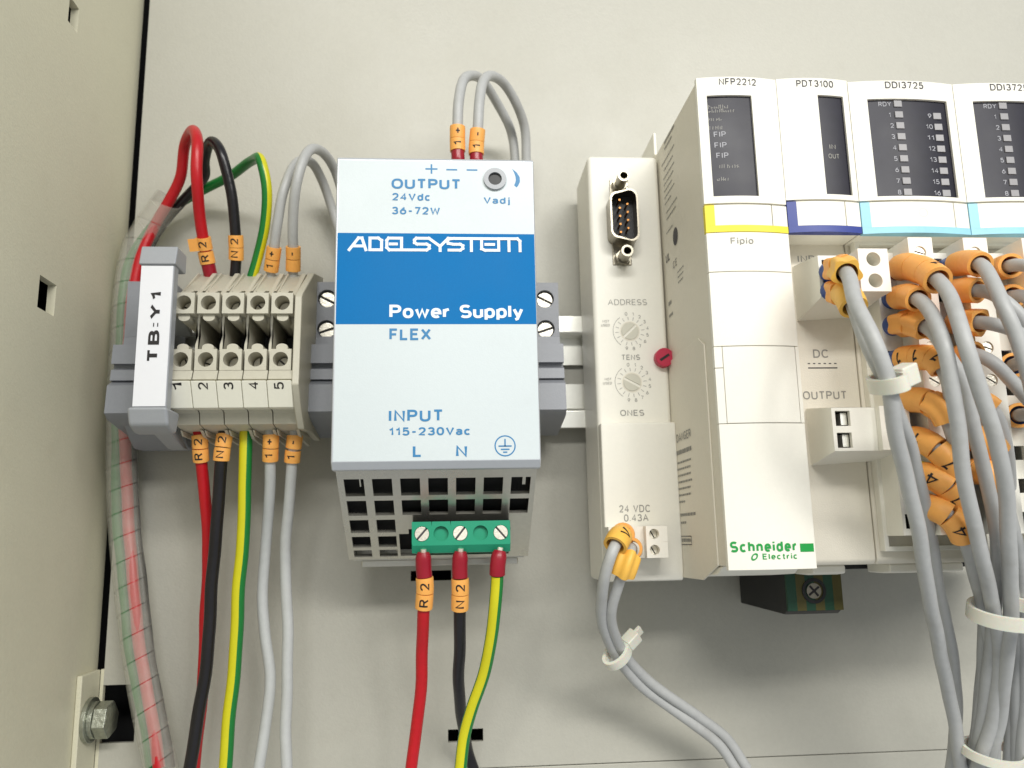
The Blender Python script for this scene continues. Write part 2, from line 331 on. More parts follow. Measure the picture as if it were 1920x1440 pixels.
def tube(mb, path, r, n=14, segm=None, ref=(0,0,1), caps=True):
    T, U = frames(path, ref); N = len(mb.v); L = len(path)
    for i, p in enumerate(path):
        w_ = T[i].cross(U[i]); rr = r[i] if isinstance(r, (list, tuple)) else r
        for k in range(n):
            a = 2*math.pi*k/n; mb.v.append(tuple(p+(U[i]*math.cos(a)+w_*math.sin(a))*rr))
    for i in range(L-1):
        for k in range(n):
            mb.f.append([N+i*n+k, N+i*n+(k+1)%n, N+(i+1)*n+(k+1)%n, N+(i+1)*n+k]); mb.m.append(segm[k] if segm else 0)
    if caps:
        mb.f.append([N+k for k in range(n)][::-1]); mb.m.append(0); mb.f.append([N+(L-1)*n+k for k in range(n)]); mb.m.append(0)
def at_len(path, s):
    acc = 0
    for i in range(len(path)-1):
        l = (path[i+1]-path[i]).length
        if acc+l >= s: return path[i]+(path[i+1]-path[i])*((s-acc)/l), (path[i+1]-path[i]).normalized()
        acc += l
    return path[-1], (path[-1]-path[-2]).normalized()
def sub_path(path, s0, s1, n=6): return [at_len(path, s0+(s1-s0)*k/n)[0] for k in range(n+1)]
def marker(path, s0, ln, ro, ch, parent, mt='orange', view=(0,0,1), flag=False, turn=0.0):
    """a sleeve clipped on the wire between lengths s0 and s0+ln; ch is printed sideways on the side that faces out"""
    pth = sub_path(path, s0, s0+ln, 6); T, U = frames(pth, view); mb = MB(); n = 40 if (flag and ro > 2.4) else 22; L = len(pth); N = 0
    for rr in (ro, ro*0.76):
        for i, p in enumerate(pth):
            w_ = T[i].cross(U[i]); q = rr*(0.985 if i in (0, L-1) else 1.0)
            for k in range(n): a = 2*math.pi*k/n; mb.v.append(tuple(p+(U[i]*math.cos(a)+w_*math.sin(a))*q*((1+0.13*math.cos(a*5)) if flag and ro > 2.4 and rr == ro else 1)))
    for q in (0, 1):
        for i in range(L-1):
            for k in range(n):
                b = q*L*n; mb.f.append([b+i*n+k, b+i*n+(k+1)%n, b+(i+1)*n+(k+1)%n, b+(i+1)*n+k]); mb.m.append(0)
    for i in (0, L-1):
        for k in range(n): mb.f.append([i*n+k, i*n+(k+1)%n, L*n+i*n+(k+1)%n, L*n+i*n+k]); mb.m.append(0)
    if flag and ro <= 2.4:   # lifted tab of the sleeve
        c = pth[3]; w_ = T[3].cross(U[3]); sgn = -1 if w_.x > 0 else 1
        a, b = pth[0], pth[-1]; w2 = w_*sgn; mb.add([a+w2*ro*.6+U[0]*ro*.75, b+w2*ro*.6+U[0]*ro*.75, b+w2*ro*1.75+U[0]*ro*.95, a+w2*ro*1.75+U[0]*ro*.95, a+w2*ro*.6+U[0]*ro*.45, b+w2*ro*.6+U[0]*ro*.45, b+w2*ro*1.75+U[0]*ro*.7, a+w2*ro*1.75+U[0]*ro*.7], [(0,1,2,3),(7,6,5,4),(0,4,5,1),(1,5,6,2),(2,6,7,3),(3,7,4,0)])
    o = mb.build('wire_marker', mt, parent)
    if ch:
        p, t = at_len(path, s0+ln/2); rd = t if t.y >= 0 else -t
        u0 = V(view)-t*V(view).dot(t); u0.normalize(); side = u0.cross(rd)   # letter up
        vs, fs = glyphs(ch, 0.002); bm = bmesh.new(); bv = [bm.verts.new((v[0], v[1], v[2])) for v in vs]
        for f in fs:
            try: bm.faces.new([bv[i] for i in f])
            except ValueError: pass
        x0 = min(v[0] for v in vs); x1 = max(v[0] for v in vs); y0 = min(v[1] for v in vs); y1 = max(v[1] for v in vs)
        if y1-y0 < 0.3: y0 -= 0.01
        sc_ = ro*1.05/CAP; 
        for k in range(1, 8):
            y = y0+(y1-y0)*k/8
            bmesh.ops.bisect_plane(bm, geom=bm.verts[:]+bm.edges[:]+bm.faces[:], plane_co=(0,y,0), plane_no=(0,1,0))
        bm.verts.index_update(); t2 = MB(); rs = ro+0.05; pts = []
        cy = CAP/2
        sxx = min(1.0, ln*0.62/((x1-x0)*sc_)) if x1 > x0 else 1
        for v in bm.verts:
            al = (v.co.x-(x0+x1)/2)*sc_*sxx*1.15; ang = (v.co.y-cy)*sc_/ro+turn
            pts.append(tuple(p+rd*al+(u0*math.cos(ang)+side*math.sin(ang))*(rs+v.co.z)))
        t2.add(pts, [[v.index for v in f.verts] for f in bm.faces]); bm.free(); t2.build('marker_character', 'black_print', o, fix=False)
    return o
def wire(name, label, pts, r, mt, group=None, stripe=None, ferr=None, marks=(), mr=None, cat='wire', view=(0,0,1), start_pin=False):
    r *= 0.96; path = smooth_path(pts); ph = random.uniform(0, 60); L_ = len(path)
    for i in range(L_):
        q = min(1, max(0, (i-14)/12)); path[i] = path[i]+V((math.sin(i*0.21+ph)*0.16+math.sin(i*0.47+ph*2)*0.07, 0, math.sin(i*0.17+ph*3)*0.2))*q
    o = thing(name, tuple(path[0]), label, cat, group)
    mb = MB(); n = 16; ip = path
    if ferr:
        tot = sum((path[i+1]-path[i]).length for i in range(len(path)-1)); s_ = ferr[2]-0.4; acc = 0; k0 = 0
        while acc < s_: acc += (path[k0+1]-path[k0]).length; k0 += 1
        ip = path[k0:]; pb = MB(); tube(pb, sub_path(path, 0, ferr[1]+1, 4), 0.75, 10); pb.build('pin', 'chrome', o)
    if stripe: tube(mb, ip, r, n, [1 if ((k-stripe[0])%n) < stripe[1] else 0 for k in range(n)]); ins = mb.build('insulation', ['gn', 'yw'], o)
    else: tube(mb, ip, r, n); ins = mb.build('insulation', mt, o)
    if ferr:
        fm, l0, l1, fr = ferr; fp = sub_path(path, l0, l1, 8); fb = MB(); tube(fb, fp, [fr*0.72]+[fr*0.9]+[fr]*7, 18); fb.build('ferrule', fm, o)
    for mk in marks:
        s0, ln, ch = mk[:3]; mm = mk[3] if len(mk) > 3 and mk[3] else 'orange'; fl = len(mk) > 4 and mk[4]; tn = mk[5] if len(mk) > 5 else 0.0
        marker(path, s0, ln, mr or r*1.45, ch, o, mm, view, fl, tn)
    return o
def zip_tie(c, ax, ra, rb, wd, label, head=(1,0,0), hs=(3,3,2.2), tail=3.0):
    c = V(c); ax = V(ax).normalized(); u = (V(head)-ax*V(head).dot(ax)).normalized(); w_ = ax.cross(u); o = thing('cable_tie', tuple(c), label, 'cable tie')
    n = 36; mb = MB(); vs = []
    for (dr, a) in ((0,-wd/2),(0,wd/2),(0.9,wd/2),(0.9,-wd/2)):
        for i in range(n):
            t = 2*math.pi*i/n; vs.append(c+ax*a+u*math.cos(t)*(ra+dr)+w_*math.sin(t)*(rb+dr))
    fs = []
    for k in range(4):
        k2 = (k+1)%4; fs += [(i+k*n,(i+1)%n+k*n,(i+1)%n+k2*n,i+k2*n) for i in range(n)]
    mb.add(vs, fs); mb.build('strap', 'nylon', o)
    def obox(mb, cc, hx, hy, hz):
        vs = [cc+u*a*hx+w_*b*hy+ax*e*hz for a in (-1,1) for b in (-1,1) for e in (-1,1)]
        mb.add(vs, [(0,1,3,2),(4,6,7,5),(0,4,5,1),(2,3,7,6),(0,2,6,4),(1,5,7,3)])
    hb = MB(); obox(hb, c+u*(ra+hs[0]*.5+.3), hs[0]/2, hs[1]/2, hs[2]/2); hb.build('tie_head', 'nylon', o, bevel=0.35)
    if tail: tb = MB(); obox(tb, c+u*(ra+hs[0]+tail*.5), tail/2, 0.5, wd*0.45); tb.build('tie_tail', 'nylon', o, bevel=0.1)
    return o
def slot_screw(mb, c, r, ang, h=0.8, m=0, ms=1, cross=False):
    """a slotted screw head facing out: split disc with a real groove"""
    cx, cz, d = c; gw = r*0.13
    for sgn in (1, -1):
        pr = []
        for i in range(13):
            a = -math.pi/2+math.pi*i/12; x = r*math.cos(a); y = r*math.sin(a); x = max(x, gw) ; pr.append((x*sgn, y))
        q = [(cx+x*math.cos(ang)-y*math.sin(ang), cz+x*math.sin(ang)+y*math.cos(ang)) for x, y in pr]
        mb.prism(q, d-h, d, 'd', m)
    mb.cyl((cx, cz, d-h), (0,0,1), r*0.97, h*0.45, 20, m=ms)
    return mb
def arc(x0, x1, d, bulge, n=10, a=0.0, b=1.0):
    """front outline between the fractions a..b of a shallow arc"""
    return [(x0+(x1-x0)*t, d+bulge*(1-(2*t-1)**2)) for t in [a+(b-a)*k/n for k in range(n+1)]]

# ================================================================ cabinet
ZB = -65.95
mb = MB(); mb.grid([-101.1, 340], [ZB, 250], [(-12.44, -0.06, -11.73, -8.7), (-1.29, 9.16, -58.56, -54.97), (-101.45, -91.83, -55.28, -39.26)], -1.6, 0)
struct(mb.build('back_panel', 'panel'))
mb = MB(); mb.box(-101.2, 340, -140, ZB-0.35, -3.4, -0.5); struct(mb.build('lower_panel', 'panel', bevel=0.4))
mb = MB(); mb.box(-150, 350, -160, 270, -24, -23); struct(mb.build('dark_back_sheet', 'void'))  # added near-black sheet, stops light and keeps the panel openings dark
wx = -104.0; h1 = [(148.38,48.87), (142.43,43.15)]; h2 = [(71.47,51.20), (64.23,42.61)]
mb = MB(); mb.grid([-1.5, 330], [-160, 270], [(h1[1][1], h1[0][1], h1[1][0], h1[0][0]+1.5), (h2[1][1], h2[0][1]+0.4, 60.27, 68.76)], -2.2, 0, lambda a, b, c: (wx+c, b, a))
struct(mb.build('side_wall', 'wall'))
mb = MB(); mb.box(wx-22, wx-20, -160, 270, -22, 330); struct(mb.build('outer_dark_sheet', 'void'))  # near-black sheet painting the unlit space behind the wall holes
# bracket and bolt
t = thing('angle_bracket', (-102, -60, 0), 'painted steel angle bracket on the side wall at the lower left corner', 'bracket')
mb = MB(); zt = -34.8; mb.box(wx+0.05, wx+1.6, -110, zt, 0.1, 12.5); mb.build('flange', 'wall', t, bevel=0.35)
mb = MB(); mb.box(wx+1.62, -101.45, -110, zt, -1.5, 0.05); mb.build('web', 'wall', t)
bz = -47.6; bd = 6.4
t = thing('hex_bolt', (wx+1.6, bz, bd), 'galvanised hex head bolt with washer on the corner bracket', 'bolt')
mb = MB(); mb.pipe((wx+1.65, bz, bd), (1,0,0), 6.2, 2.8, 1.2, 32); mb.build('washer', 'bolt', t, bevel=0.15)
mb = MB(); mb.pipe((wx+2.85, bz, bd), (1,0,0), 5.0, 2.6, 1.3, 28); mb.build('lock_washer', 'bolt', t, bevel=0.15)
mb = MB(); c0 = V((wx+4.2, bz, bd)); n = 6
mb.cyl(c0, (1,0,0), 5.1, 3.6, 6); mb.cyl(c0+V((3.6,0,0)), (1,0,0), 5.05, 0.5, 6, r2=4.2); mb.build('bolt_head', 'bolt', t, bevel=0.25)
# ================================================================ DIN rail
t = thing('din_rail', (50, 52, 0), 'shiny zinc plated mounting rail with slots running behind all the modules', 'rail')
zt, zb = 70.1, 34.0
mb = MB(); X0, X1 = -97, 330
pr = [(zt,7.5),(zt,6.5),(zt-4.6,6.5),(zt-5.2,5.9),(zt-5.2,1.0),(zb+5.2,1.0),(zb+5.2,5.9),(zb+4.6,6.5),(zb,6.5),(zb,7.5),(zb+5.2,7.5),(zb+6.2,6.6),(zb+6.2,3.0)]
mb.prism([(zb,6.5),(zb,7.5),(zb+5.4,7.5),(zb+6.3,6.6),(zb+6.3,2.05),(zb+5.3,2.05),(zb+5.3,6.2),(zb+5.0,6.5)], X0, X1, 'x')
mb.build('lower_lip', 'rail', t, bevel=0.3)
mb = MB(); mb.prism([(zt,6.5),(zt,7.5),(zt-5.4,7.5),(zt-6.3,6.6),(zt-6.3,2.05),(zt-5.3,2.05),(zt-5.3,6.2),(zt-5.0,6.5)], X0, X1, 'x'); mb.build('upper_lip', 'rail', t, bevel=0.3)
mb = MB(); holes = [(x, x+18, 48.9, 55.2) for x in (-90, -65, -40, -15, 43.59-18.2, 52, 77, 102, 127)]
mb.grid([X0, X1], [zb+5.3, zt-5.3], holes, 1.0, 2.0); mb.build('channel', 'rail', t)
# ================================================================ terminal strip
def end_clamp(x0, x1, dx, label):
    t = thing('end_clamp', ((x0+x1)/2, 30, 0), label, 'end clamp', 'grey end clamps on the mounting rail')
    prof = [(74.0,7.6),(77.16,10),(77.16,19),(76.83,21),(60.2,21),(57.41,21.5),(55.97,28.4),(50.4,28.9),(50.52,26.8),(49.4,26.8),(48.66,28.6),(45.67,29.0),(45.55,27.6),(43.91,30.6),(36.15,31.2),(34.76,29),(33.5,22),(31.5,9),(32,7.6)]
    cx = x0+dx; r = 2.75; CT = prof[3][0]
    b = MB(); b.prism([(60.0,8)]+[(60.0,21)]+[(p[0], p[1]) for p in prof if p[0] < 59.9], x0, x1, 'x')
    b.prism([(60.05,7.6),(60.05,21-r),(CT,21-r),(CT,10),(74,7.6)], x0, x1, 'x')
    ma = (62.36+71.73)/2
    for cz in (62.36, 71.73): b.bore(x0, x1, *((60.05, ma) if cz < ma else (ma, CT)), 21, cx, cz, r, 2.4, 22)
    b.add([(x0,60.05,21-r),(x0,CT,21-r),(x0,CT,21),(x0,60.05,21)], [(0,1,2,3)]); b.add([(x1,60.05,21-r),(x1,CT,21-r),(x1,CT,21),(x1,60.05,21)], [(0,1,2,3)])
    b.add([(x0,CT,21-r),(x1,CT,21-r),(x1,CT,21),(x0,CT,21)], [(0,1,2,3)]); b.add([(x0,60.05,21-r),(x1,60.05,21-r),(x1,60.05,21),(x0,60.05,21)], [(0,1,2,3)])
    b.build('clamp_body', 'clamp', t)
    for i, cz in enumerate((62.36, 71.73)):
        sb = MB(); slot_screw(sb, (cx, cz-0.2, 20.1), 2.35, (1.9, 1.1)[i], 0.9); sb.build('screw', ['chrome', 'black_print'], t, bevel=0.12)
    return t
end_clamp(-94.09, -94.09+13, 7.0, 'grey end clamp with two screws left of the white TB:Y1 tag')
end_clamp(-41.59, -41.59+10, 5.2, 'grey end clamp between the numbered terminal blocks and the white power supply')
end_clamp(32.91-10, 32.91, 5.9, 'grey end clamp with two screws directly right of the white power supply')
# label carrier
t = thing('label_carrier', (-75, 40, 10), 'grey label carrier bearing the white TB:Y1 strip', 'label holder')
dc = 50; cxl, cxr = -79.58, -71.57; cxm = (cxl+cxr)/2
mb = MB(); z0, z1 = 29.03, 77.02
zs0, zs1 = 34.84, 71.73
mb.prism([(z1,dc-3.6),(z1,dc-1),(zs1+0.5,dc),(zs0-0.5,dc),(z0+2,dc-2.5),(z0+2,dc-3.6)], cxl-0.2, cxr+0.25, 'x'); mb.build('carrier_body', 'carrier', t, bevel=0.4)
mb = MB(); mb.prism([(z1+0.3,dc-8),(z1+0.3,dc-0.4),(zs1+0.3,dc+0.9),(zs1+0.3,dc-8)], cxl-0.6, cxr+0.7, 'x'); mb.build('top_cap', 'carrier', t, bevel=0.4)
mb = MB(); mb.prism([(zs0-0.2,dc-10),(zs0-0.2,dc+0.8),(z0+1.2,dc-1.2),(z0-0.4,dc-5),(z0-0.4,dc-8)], cxl-1.4, cxr+0.6, 'x'); mb.build('bottom_cap', 'carrier', t, bevel=0.9)
mb = MB(); mb.box(cxl, cxr, zs0, zs1, dc, dc+0.25); tp = mb.build('label_strip', 'tape', t)
zz0 = 46.5; zz1 = 64.67; text('TB:Y1', (cxm+1.6, zz0, dc+0.25), (cxm+1.6, zz1, dc+0.25), 2.75, 'black_print', tp, name='label_text', bold=0.018, sp=1.15)
mb = MB(); mb.prism([(z0+8,dc-9),(z0+8,dc-3.7),(z0+3,dc-3.7),(z0-2,24),(z0-2,20)], cxl+0.5, cxr-3, 'x'); mb.build('carrier_stem', 'carrier', t, bevel=0.3)
mb = MB(); mb.prism([(zs1-4,dc-3.7),(zs1-1,dc-3.7),(zs1-8,22),(zs1-12,22)], cxl+0.5, cxr-3, 'x'); mb.build('carrier_stem', 'carrier', t, bevel=0.3)
mb = MB(); q1, q0 = 35.89, 28.13; mb.prism([(q1+6,8),(q1+6,24),(q1-1,25),(q0+3,20),(q0,15),(q0,8)], -91.91, -76.07, 'x'); mb.build('carrier_base', 'clamp', t, bevel=0.8)
mb = MB(); mb.prism([(29.6,2),(29.6,13),(31.18,15.4),(31.18,2)], -89.18, -78.94, 'x')
one(mb, 'black_strip', 'blackp', 'black strip showing as a dark line under the TB:Y1 carrier', 'clamp foot')  # thin black strip below the carrier base
# blocks
pitch = 6.42; bx = [-70.07+0.1+pitch*i for i in range(5)]
zU, zL = 63.45, 48.02
bh = 2.85
zm1, zm0 = 41.98, 35.58
for i in range(5):
    x = bx[i]; L = x-pitch/2; Rr = x+pitch/2-0.25
    t = thing('terminal_block', (x, 50, 0), 'beige feed-through terminal block %s' % ('numbered 1, beside the white TB:Y1 tag','numbered 2, under the red looped wire','numbered 3, under the black arched wire','numbered 4, fourth from the TB:Y1 tag','numbered 5, against the end cover')[i], 'terminal block', 'beige numbered terminal blocks')
    b = MB(); zt_ = 78.67
    # back body, right partition wall
    b.prism([(zL-bh-3.5,8),(zL-bh-12,9),(zL-bh-12,16),(zL-bh-3.5,30),(zL-bh+0.4,13),(zU+bh-0.6,13),(zU+bh+0.2,30),(zU+bh+2.6,37.5),(zt_,22),(zt_,8)], L, Rr, 'x')
    b.prism([(zL+1,13.2),(zL+1,41.5),(zL+bh+2,41.2),(zL+bh+5,39),(zU-bh-5,39),(zU-bh-1,40.5),(zU-1,40.5),(zU-1,13.2)], Rr-0.75, Rr, 'x')
    b.build('body', 'beige', t, bevel=0.15)
    for cz, nm in ((zU,'upper'),(zL,'lower')):
        b = MB(); b.bore(L+0.05, Rr-0.5, cz-bh, cz+bh, 44.5, x-0.35, cz+0.1, 1.98, 7, 22)
        for (a, c_) in (((L+0.05, cz-bh),(L+0.05, cz+bh)),((Rr-0.5, cz-bh),(Rr-0.5, cz+bh)),((L+0.05, cz-bh),(Rr-0.5, cz-bh)),((L+0.05, cz+bh),(Rr-0.5, cz+bh))):
            b.add([(a[0],a[1],13),(c_[0],c_[1],13),(c_[0],c_[1],44.5),(a[0],a[1],44.5)], [(0,1,2,3)])
        bo = b.build('screw_housing', 'beige', t)
        s_ = MB(); slot_screw(s_, (x-0.35, cz-0.15, 38.6), 1.8, 0.4+i*0.9+(0.8 if cz == zU else 0), 0.7); s_.build('screw', ['chrome', 'black_print'], t)
    def stub(zq, sg): return [(x-1.85,zq),(x-1.85,zq+sg*0.9)]+[(x-0.35+1.5*math.cos(R_(180-180*k/8)), zq+sg*(0.9+0.9*math.sin(R_(180*k/8)))) for k in range(1,8)]+[(x+1.15,zq+sg*0.9),(x+1.15,zq)]
    b = MB(); b.prism(stub(zU-bh-0.03,-1), 20, 43.4, 'd'); b.prism(stub(zL+bh+0.03,1), 20, 43.0, 'd'); b.build('test_peg', 'beige', t)
    b = MB(); b.prism([(zL+bh+0.1,14),(zL+bh+0.1,22),(zL+bh+3,20),(zU-bh-1.5,20),(zU-bh-1,14)], L+0.05, x-2.1, 'x'); b.prism([(zU-bh-0.03,13.3),(zU-bh-0.03,40),(zU-bh-2.0,37),(zU-bh-2.4,30),(zU-bh-2.4,13.3)], x+0.6, Rr-0.8, 'x'); b.build('inner_step', 'beige', t, bevel=0.2)
    b = MB(); b.box(x-2.05, Rr-0.8, zL+bh+0.1, zU-bh-2.5, 13.1, 27); b.build('cavity_shade', 'blackp', t)  # black block painting the shade deep in the recess
    # top steps
    for k in range(3):
        b = MB() if k == 0 else b
        zq = zU+bh+0.9+k*1.25; b.prism([(zq,22),(zq,41.2-k*3.0),(zq+0.7,40.4-k*3.0),(zq+0.7,22)], L+0.9, L+3.5-k*0.3, 'x')
    b.prism([(zU+bh+0.1,22),(zU+bh+0.1,41),(zU+bh+1.2,39.5),(zt_-0.6,25),(zt_-0.6,22)], Rr-1.9, Rr-0.6, 'x'); b.prism([(zU+bh+0.1,22),(zU+bh+0.1,41),(zU+bh+1.2,39.5),(zt_-0.6,25),(zt_-0.6,22)], L+0.05, L+0.6, 'x')
    b.build('top_steps', 'beige', t, bevel=0.15)
    b = MB(); b.prism([(zL-bh-0.05,14),(zL-bh-0.05,44.5),(zL-bh-2.6,45.6),(zm1+0.6,45.4),(zm1+0.1,44.0),(zm0+0.2,39.6),(zm0-0.6,37.6),(zm0-3.6,36.6),(zm0-4.5,31),(zm0-4.5,14)], L, Rr, 'x'); b.build('front_lip', 'beige', t, bevel=0.2)
    b = MB(); b.prism([(zm1,44.1),(zm1,46.9),(zm0-0.2,43.2),(zm0-0.2,40.0)], L-0.02, Rr+0.1, 'x'); mk = b.build('number_plate', 'beige2', t, bevel=0.25)
    nn = V((0,-(46.3-42.0),(zm1-zm0))).normalized(); nn = V((0, -nn[1] if False else -abs(nn[1]), nn[2]))
    sl = (46.9-43.2)/(zm1-zm0+0.2); f_ = lambda p: (p[0], p[1], 43.2+(p[1]-zm0+0.2)*sl+0.08)
    zc_ = zm1-1.3
    text(str(i+1), (x+1.1, zc_-0.9, 46), (x+1.1, zc_+0.85, 46), 2.5, 'black_print', mk, name='number', bold=0.0, fn=f_)
    # lower teeth
    b = MB(); b.prism([(zm0-4.6,15),(zm0-4.6,33),(zm0-6.8,28),(zm0-7.2,15)], Rr-0.9, Rr, 'x'); b.prism([(zm0-4.6,15),(zm0-4.6,33),(zm0-6,31),(zm0-6,15)], L+0.05, L+0.55, 'x'); b.build('wire_guide', 'beige', t, bevel=0.15)
# end cover on the right
ex = bx[4]+pitch/2-0.2
t = thing('end_cover', (ex, 50, 0), 'flat beige end cover closing the right side of the terminal row', 'end cover')
pr = [(81.9,10),(77.93,26),(66.58,43.5),(65.1,45),(43.95,46),(zm1-1,46.3),(zm0-0.5,41.5),(zm0-5,36),(31.31,22),(30.75,13),(30.75,8),(60,8)]
mb = MB(); mb.prism(pr, ex, ex+1.9, 'x'); mb.build('cover_plate', 'beige', t, bevel=0.35)
# ================================================================ power supply
DF = 60
fl, fr_ = -28.8, 22.1; ft, fb = 98.14, 18.63
t = thing('power_supply', (-3, -6, 0), 'white and blue rail mounted power supply with a green screw connector below', 'power supply')
za, da = fb-1.0, 56.5; zb2, db2 = -4.43, 26.0
hl, hr = fl+0.7, fr_-0.7
ln = math.hypot(za-zb2, da-db2); sl_z, sl_d = (zb2-za)/ln, (db2-da)/ln; nz, nd = sl_d, -sl_z   # outward normal of the sloping face
mp = lambda a, b, c: (a, za+sl_z*b+nz*c, da+sl_d*b+nd*c)
cols = [-27.3+0.1]; cw = 4.9; gp = 6.95
x0s = [hl+1.6+gp*k for k in range(7)]
rows = [(ln*a, ln*b) for a, b in ((0.095,0.275),(0.325,0.49),(0.54,0.69),(0.735,0.865),(0.9,0.985))]
rows = [(r0*0.985, r1*0.985) for r0, r1 in rows]
holes = []
for j, (r0, r1) in enumerate(rows):
    for k in range(7):
        if j > 1 and k > 1: continue
        holes.append((x0s[k], x0s[k]+cw, r0, r1))
cutx0, cutx1 = -11.3, 15.9
holes += [(cutx0, cutx1, ln*0.645, ln*0.965), (cutx0-2.6, cutx0-0.001, ln*0.70, ln*0.965)]
holes[-1] = (cutx0-2.6, cutx0+0.001, ln*0.70, ln*0.965)
b = MB(); b.grid([hl, hr], [0, ln], holes, -1.0, 0, mp); b.build('vent_face', 'metal', t)
b = MB()
# shell: sides, top, back, bottom
prof = [(za,da),(zb2,db2),(zb2-0.3,16),(ft-2,16),(ft-1,22),(ft-1,56.5)]
for (xa, xb) in ((hl, hl+1.0), (hr-1.0, hr)): b.prism([(p[0]+(0.02 if q < 2 else 0), p[1]-(1.05 if q < 2 else 0)) for q, p in enumerate(prof)], xa, xb, 'x')
b.box(hl+1.01, hr-1.01, ft-3, ft-1.0, 22, 56.4); b.box(hl+1.01, hr-1.01, zb2+0.6, ft-3.05, 16, 17)
b.box(hl+1.01, hr-1.01, zb2-0.35, zb2+0.55, 16, db2-1.2)
b.build('housing', 'metal', t, bevel=0.15)
b = MB(); b.box(hl+3, hr-2.5, zb2-2.2, zb2-0.36, 12.0, 22); b.build('bottom_flange', 'metal', t, bevel=0.3)
b = MB(); b.grid([hl+1.2, hr-1.2], [0.2, ln-0.1], [], -3.4, -3.0, mp); b.box(hl+6, hr-6, 8, ft-6, 19, 20.5); b.build('vent_shade_sheet', 'void', t)  # added black sheet, paints the dark interior seen through the vents
for (xx_, w2) in ((x0s[0]+3.6, 0.35), (x0s[6]+3.0, 0.8)):
    b = MB(); b.prism([(za+sl_z*1.5-nz*1.3,da+sl_d*1.5-nd*1.3),(za+sl_z*8-nz*1.3,da+sl_d*8-nd*1.3),(za+sl_z*8-nz*2.9,da+sl_d*8-nd*2.9),(za+sl_z*1.5-nz*2.9,da+sl_d*1.5-nd*2.9)], xx_, xx_+w2, 'x'); b.build('inner_fin', 'metal', t)
# front cover: folded sheet with rounded lower edge
b = MB(); b.prism([(ft,55),(ft,DF-0.6),(ft-0.5,DF),(fb+0.6,DF),(fb,DF-0.5),(fb-1.3,DF-1.6),(fb-1.3,55)], fl, fr_, 'x'); b.build('front_cover', 'cover', t, bevel=0.35)
b = MB(); b.box(fl+0.55, fr_-0.3, fb+0.75, ft-0.95, DF-0.1, DF+0.04); fc = b.build('front_label', 'psu_white', t)
b = MB(); b.box(fl+0.5, fr_-0.5, ft-1.4, ft-0.03, DF-4.8, DF-0.4); 
b = MB(); b.box(fl+0.55, fr_-0.3, 53.46, 77.37, DF+0.0, DF+0.07); bb = b.build('blue_band', 'psu_blue', t)
D1 = DF+0.04; D2 = DF+0.09
def pt(s, ax, ay, bx_, by_, cap, m='blue_print', bold=0.0, d=None, sp=0.8, par=None):
    return text(s, (ax, ay, d or D1), (bx_, ay, d or D1), cap, m, par or fc, bold=bold, sp=sp)
pt('OUTPUT', -14.79, 89.43, 2.74, 0, 2.8, bold=0.012)
pt('24Vdc', -14.63, 86.22, -4.96, 0, 2.05, bold=0.012, sp=1.1)
pt('36-72W', -14.6, 82.46, -2.37, 0, 2.05, bold=0.012, sp=1.1)
pt('Vadj', 8.91, 85.61, 15.68, 0, 1.85, bold=0.008, sp=1.1)
pt('Power Supply', -15.07, 54.98, 18.47, 0, 3.5, 'white_ink', 0.014, d=D2, sp=0.5, par=bb)
pt('FLEX', -15.02, 49.36, -4.74, 0, 3.0, bold=0.012)
pt('INPUT', -15, 28.91, -2.04, 0, 2.95, bold=0.01, sp=1.0)
pt('115-230Vac', -14.84, 25.51, 4.71, 0, 2.0, bold=0.012, sp=1.0)
pt('L', -9.16, 20.25, -7.23, 0, 2.85, bold=0.012)
pt('N', 1.29, 20.12, 4.01, 0, 2.85, bold=0.012)
b = MB(); cx, cz = -4.53, 95.01; strokes(b, [[(cx-1.35,cz),(cx+1.35,cz)]], 0.42, D1+0.03); strokes(b, [[(cx,cz-1.1),(cx,cz+1.1)]], 0.42, D1+0.045)
for px in (0.71, 5.98): strokes(b, [[(px-1.2,cz-0.15),(px+1.2,cz-0.15)]], 0.4, D1+0.03)
b.build('polarity_marks', 'blue_print', fc, fix=False)
b = MB(); ax_, az_ = 16.43, 95.15; e0 = (16.73, 89.37)
pts = []; 
outer = [(0,0),(1.2,-1.0),(1.95,-2.3),(2.0,-3.6),(1.5,-4.7),(1.1,-5.2)]; inner = [(0.45,-4.6),(0.75,-3.9),(0.95,-3.1),(0.85,-2.1),(0.5,-1.0)]
b.add([(ax_+p[0], az_+p[1]+0.2, D1+0.03) for p in outer+inner], [tuple(range(len(outer+inner)))]); b.build('turn_arrow', 'blue_print', fc, fix=False)
b = MB(); gx, gz = 13.3, 22.72
strokes(b, [[(gx+2.45*math.cos(2*math.pi*k/32), gz+2.45*math.sin(2*math.pi*k/32)) for k in range(33)]], 0.3, D1+0.03)
strokes(b, [[(gx,gz+1.55),(gx,gz)],[(gx-1.45,gz-0.05),(gx+1.45,gz-0.05)],[(gx-0.9,gz-0.85),(gx+0.9,gz-0.85)],[(gx-0.35,gz-1.55),(gx+0.35,gz-1.55)]], 0.32, D1+0.1)
b.build('earth_symbol', 'blue_print', fc, fix=False)
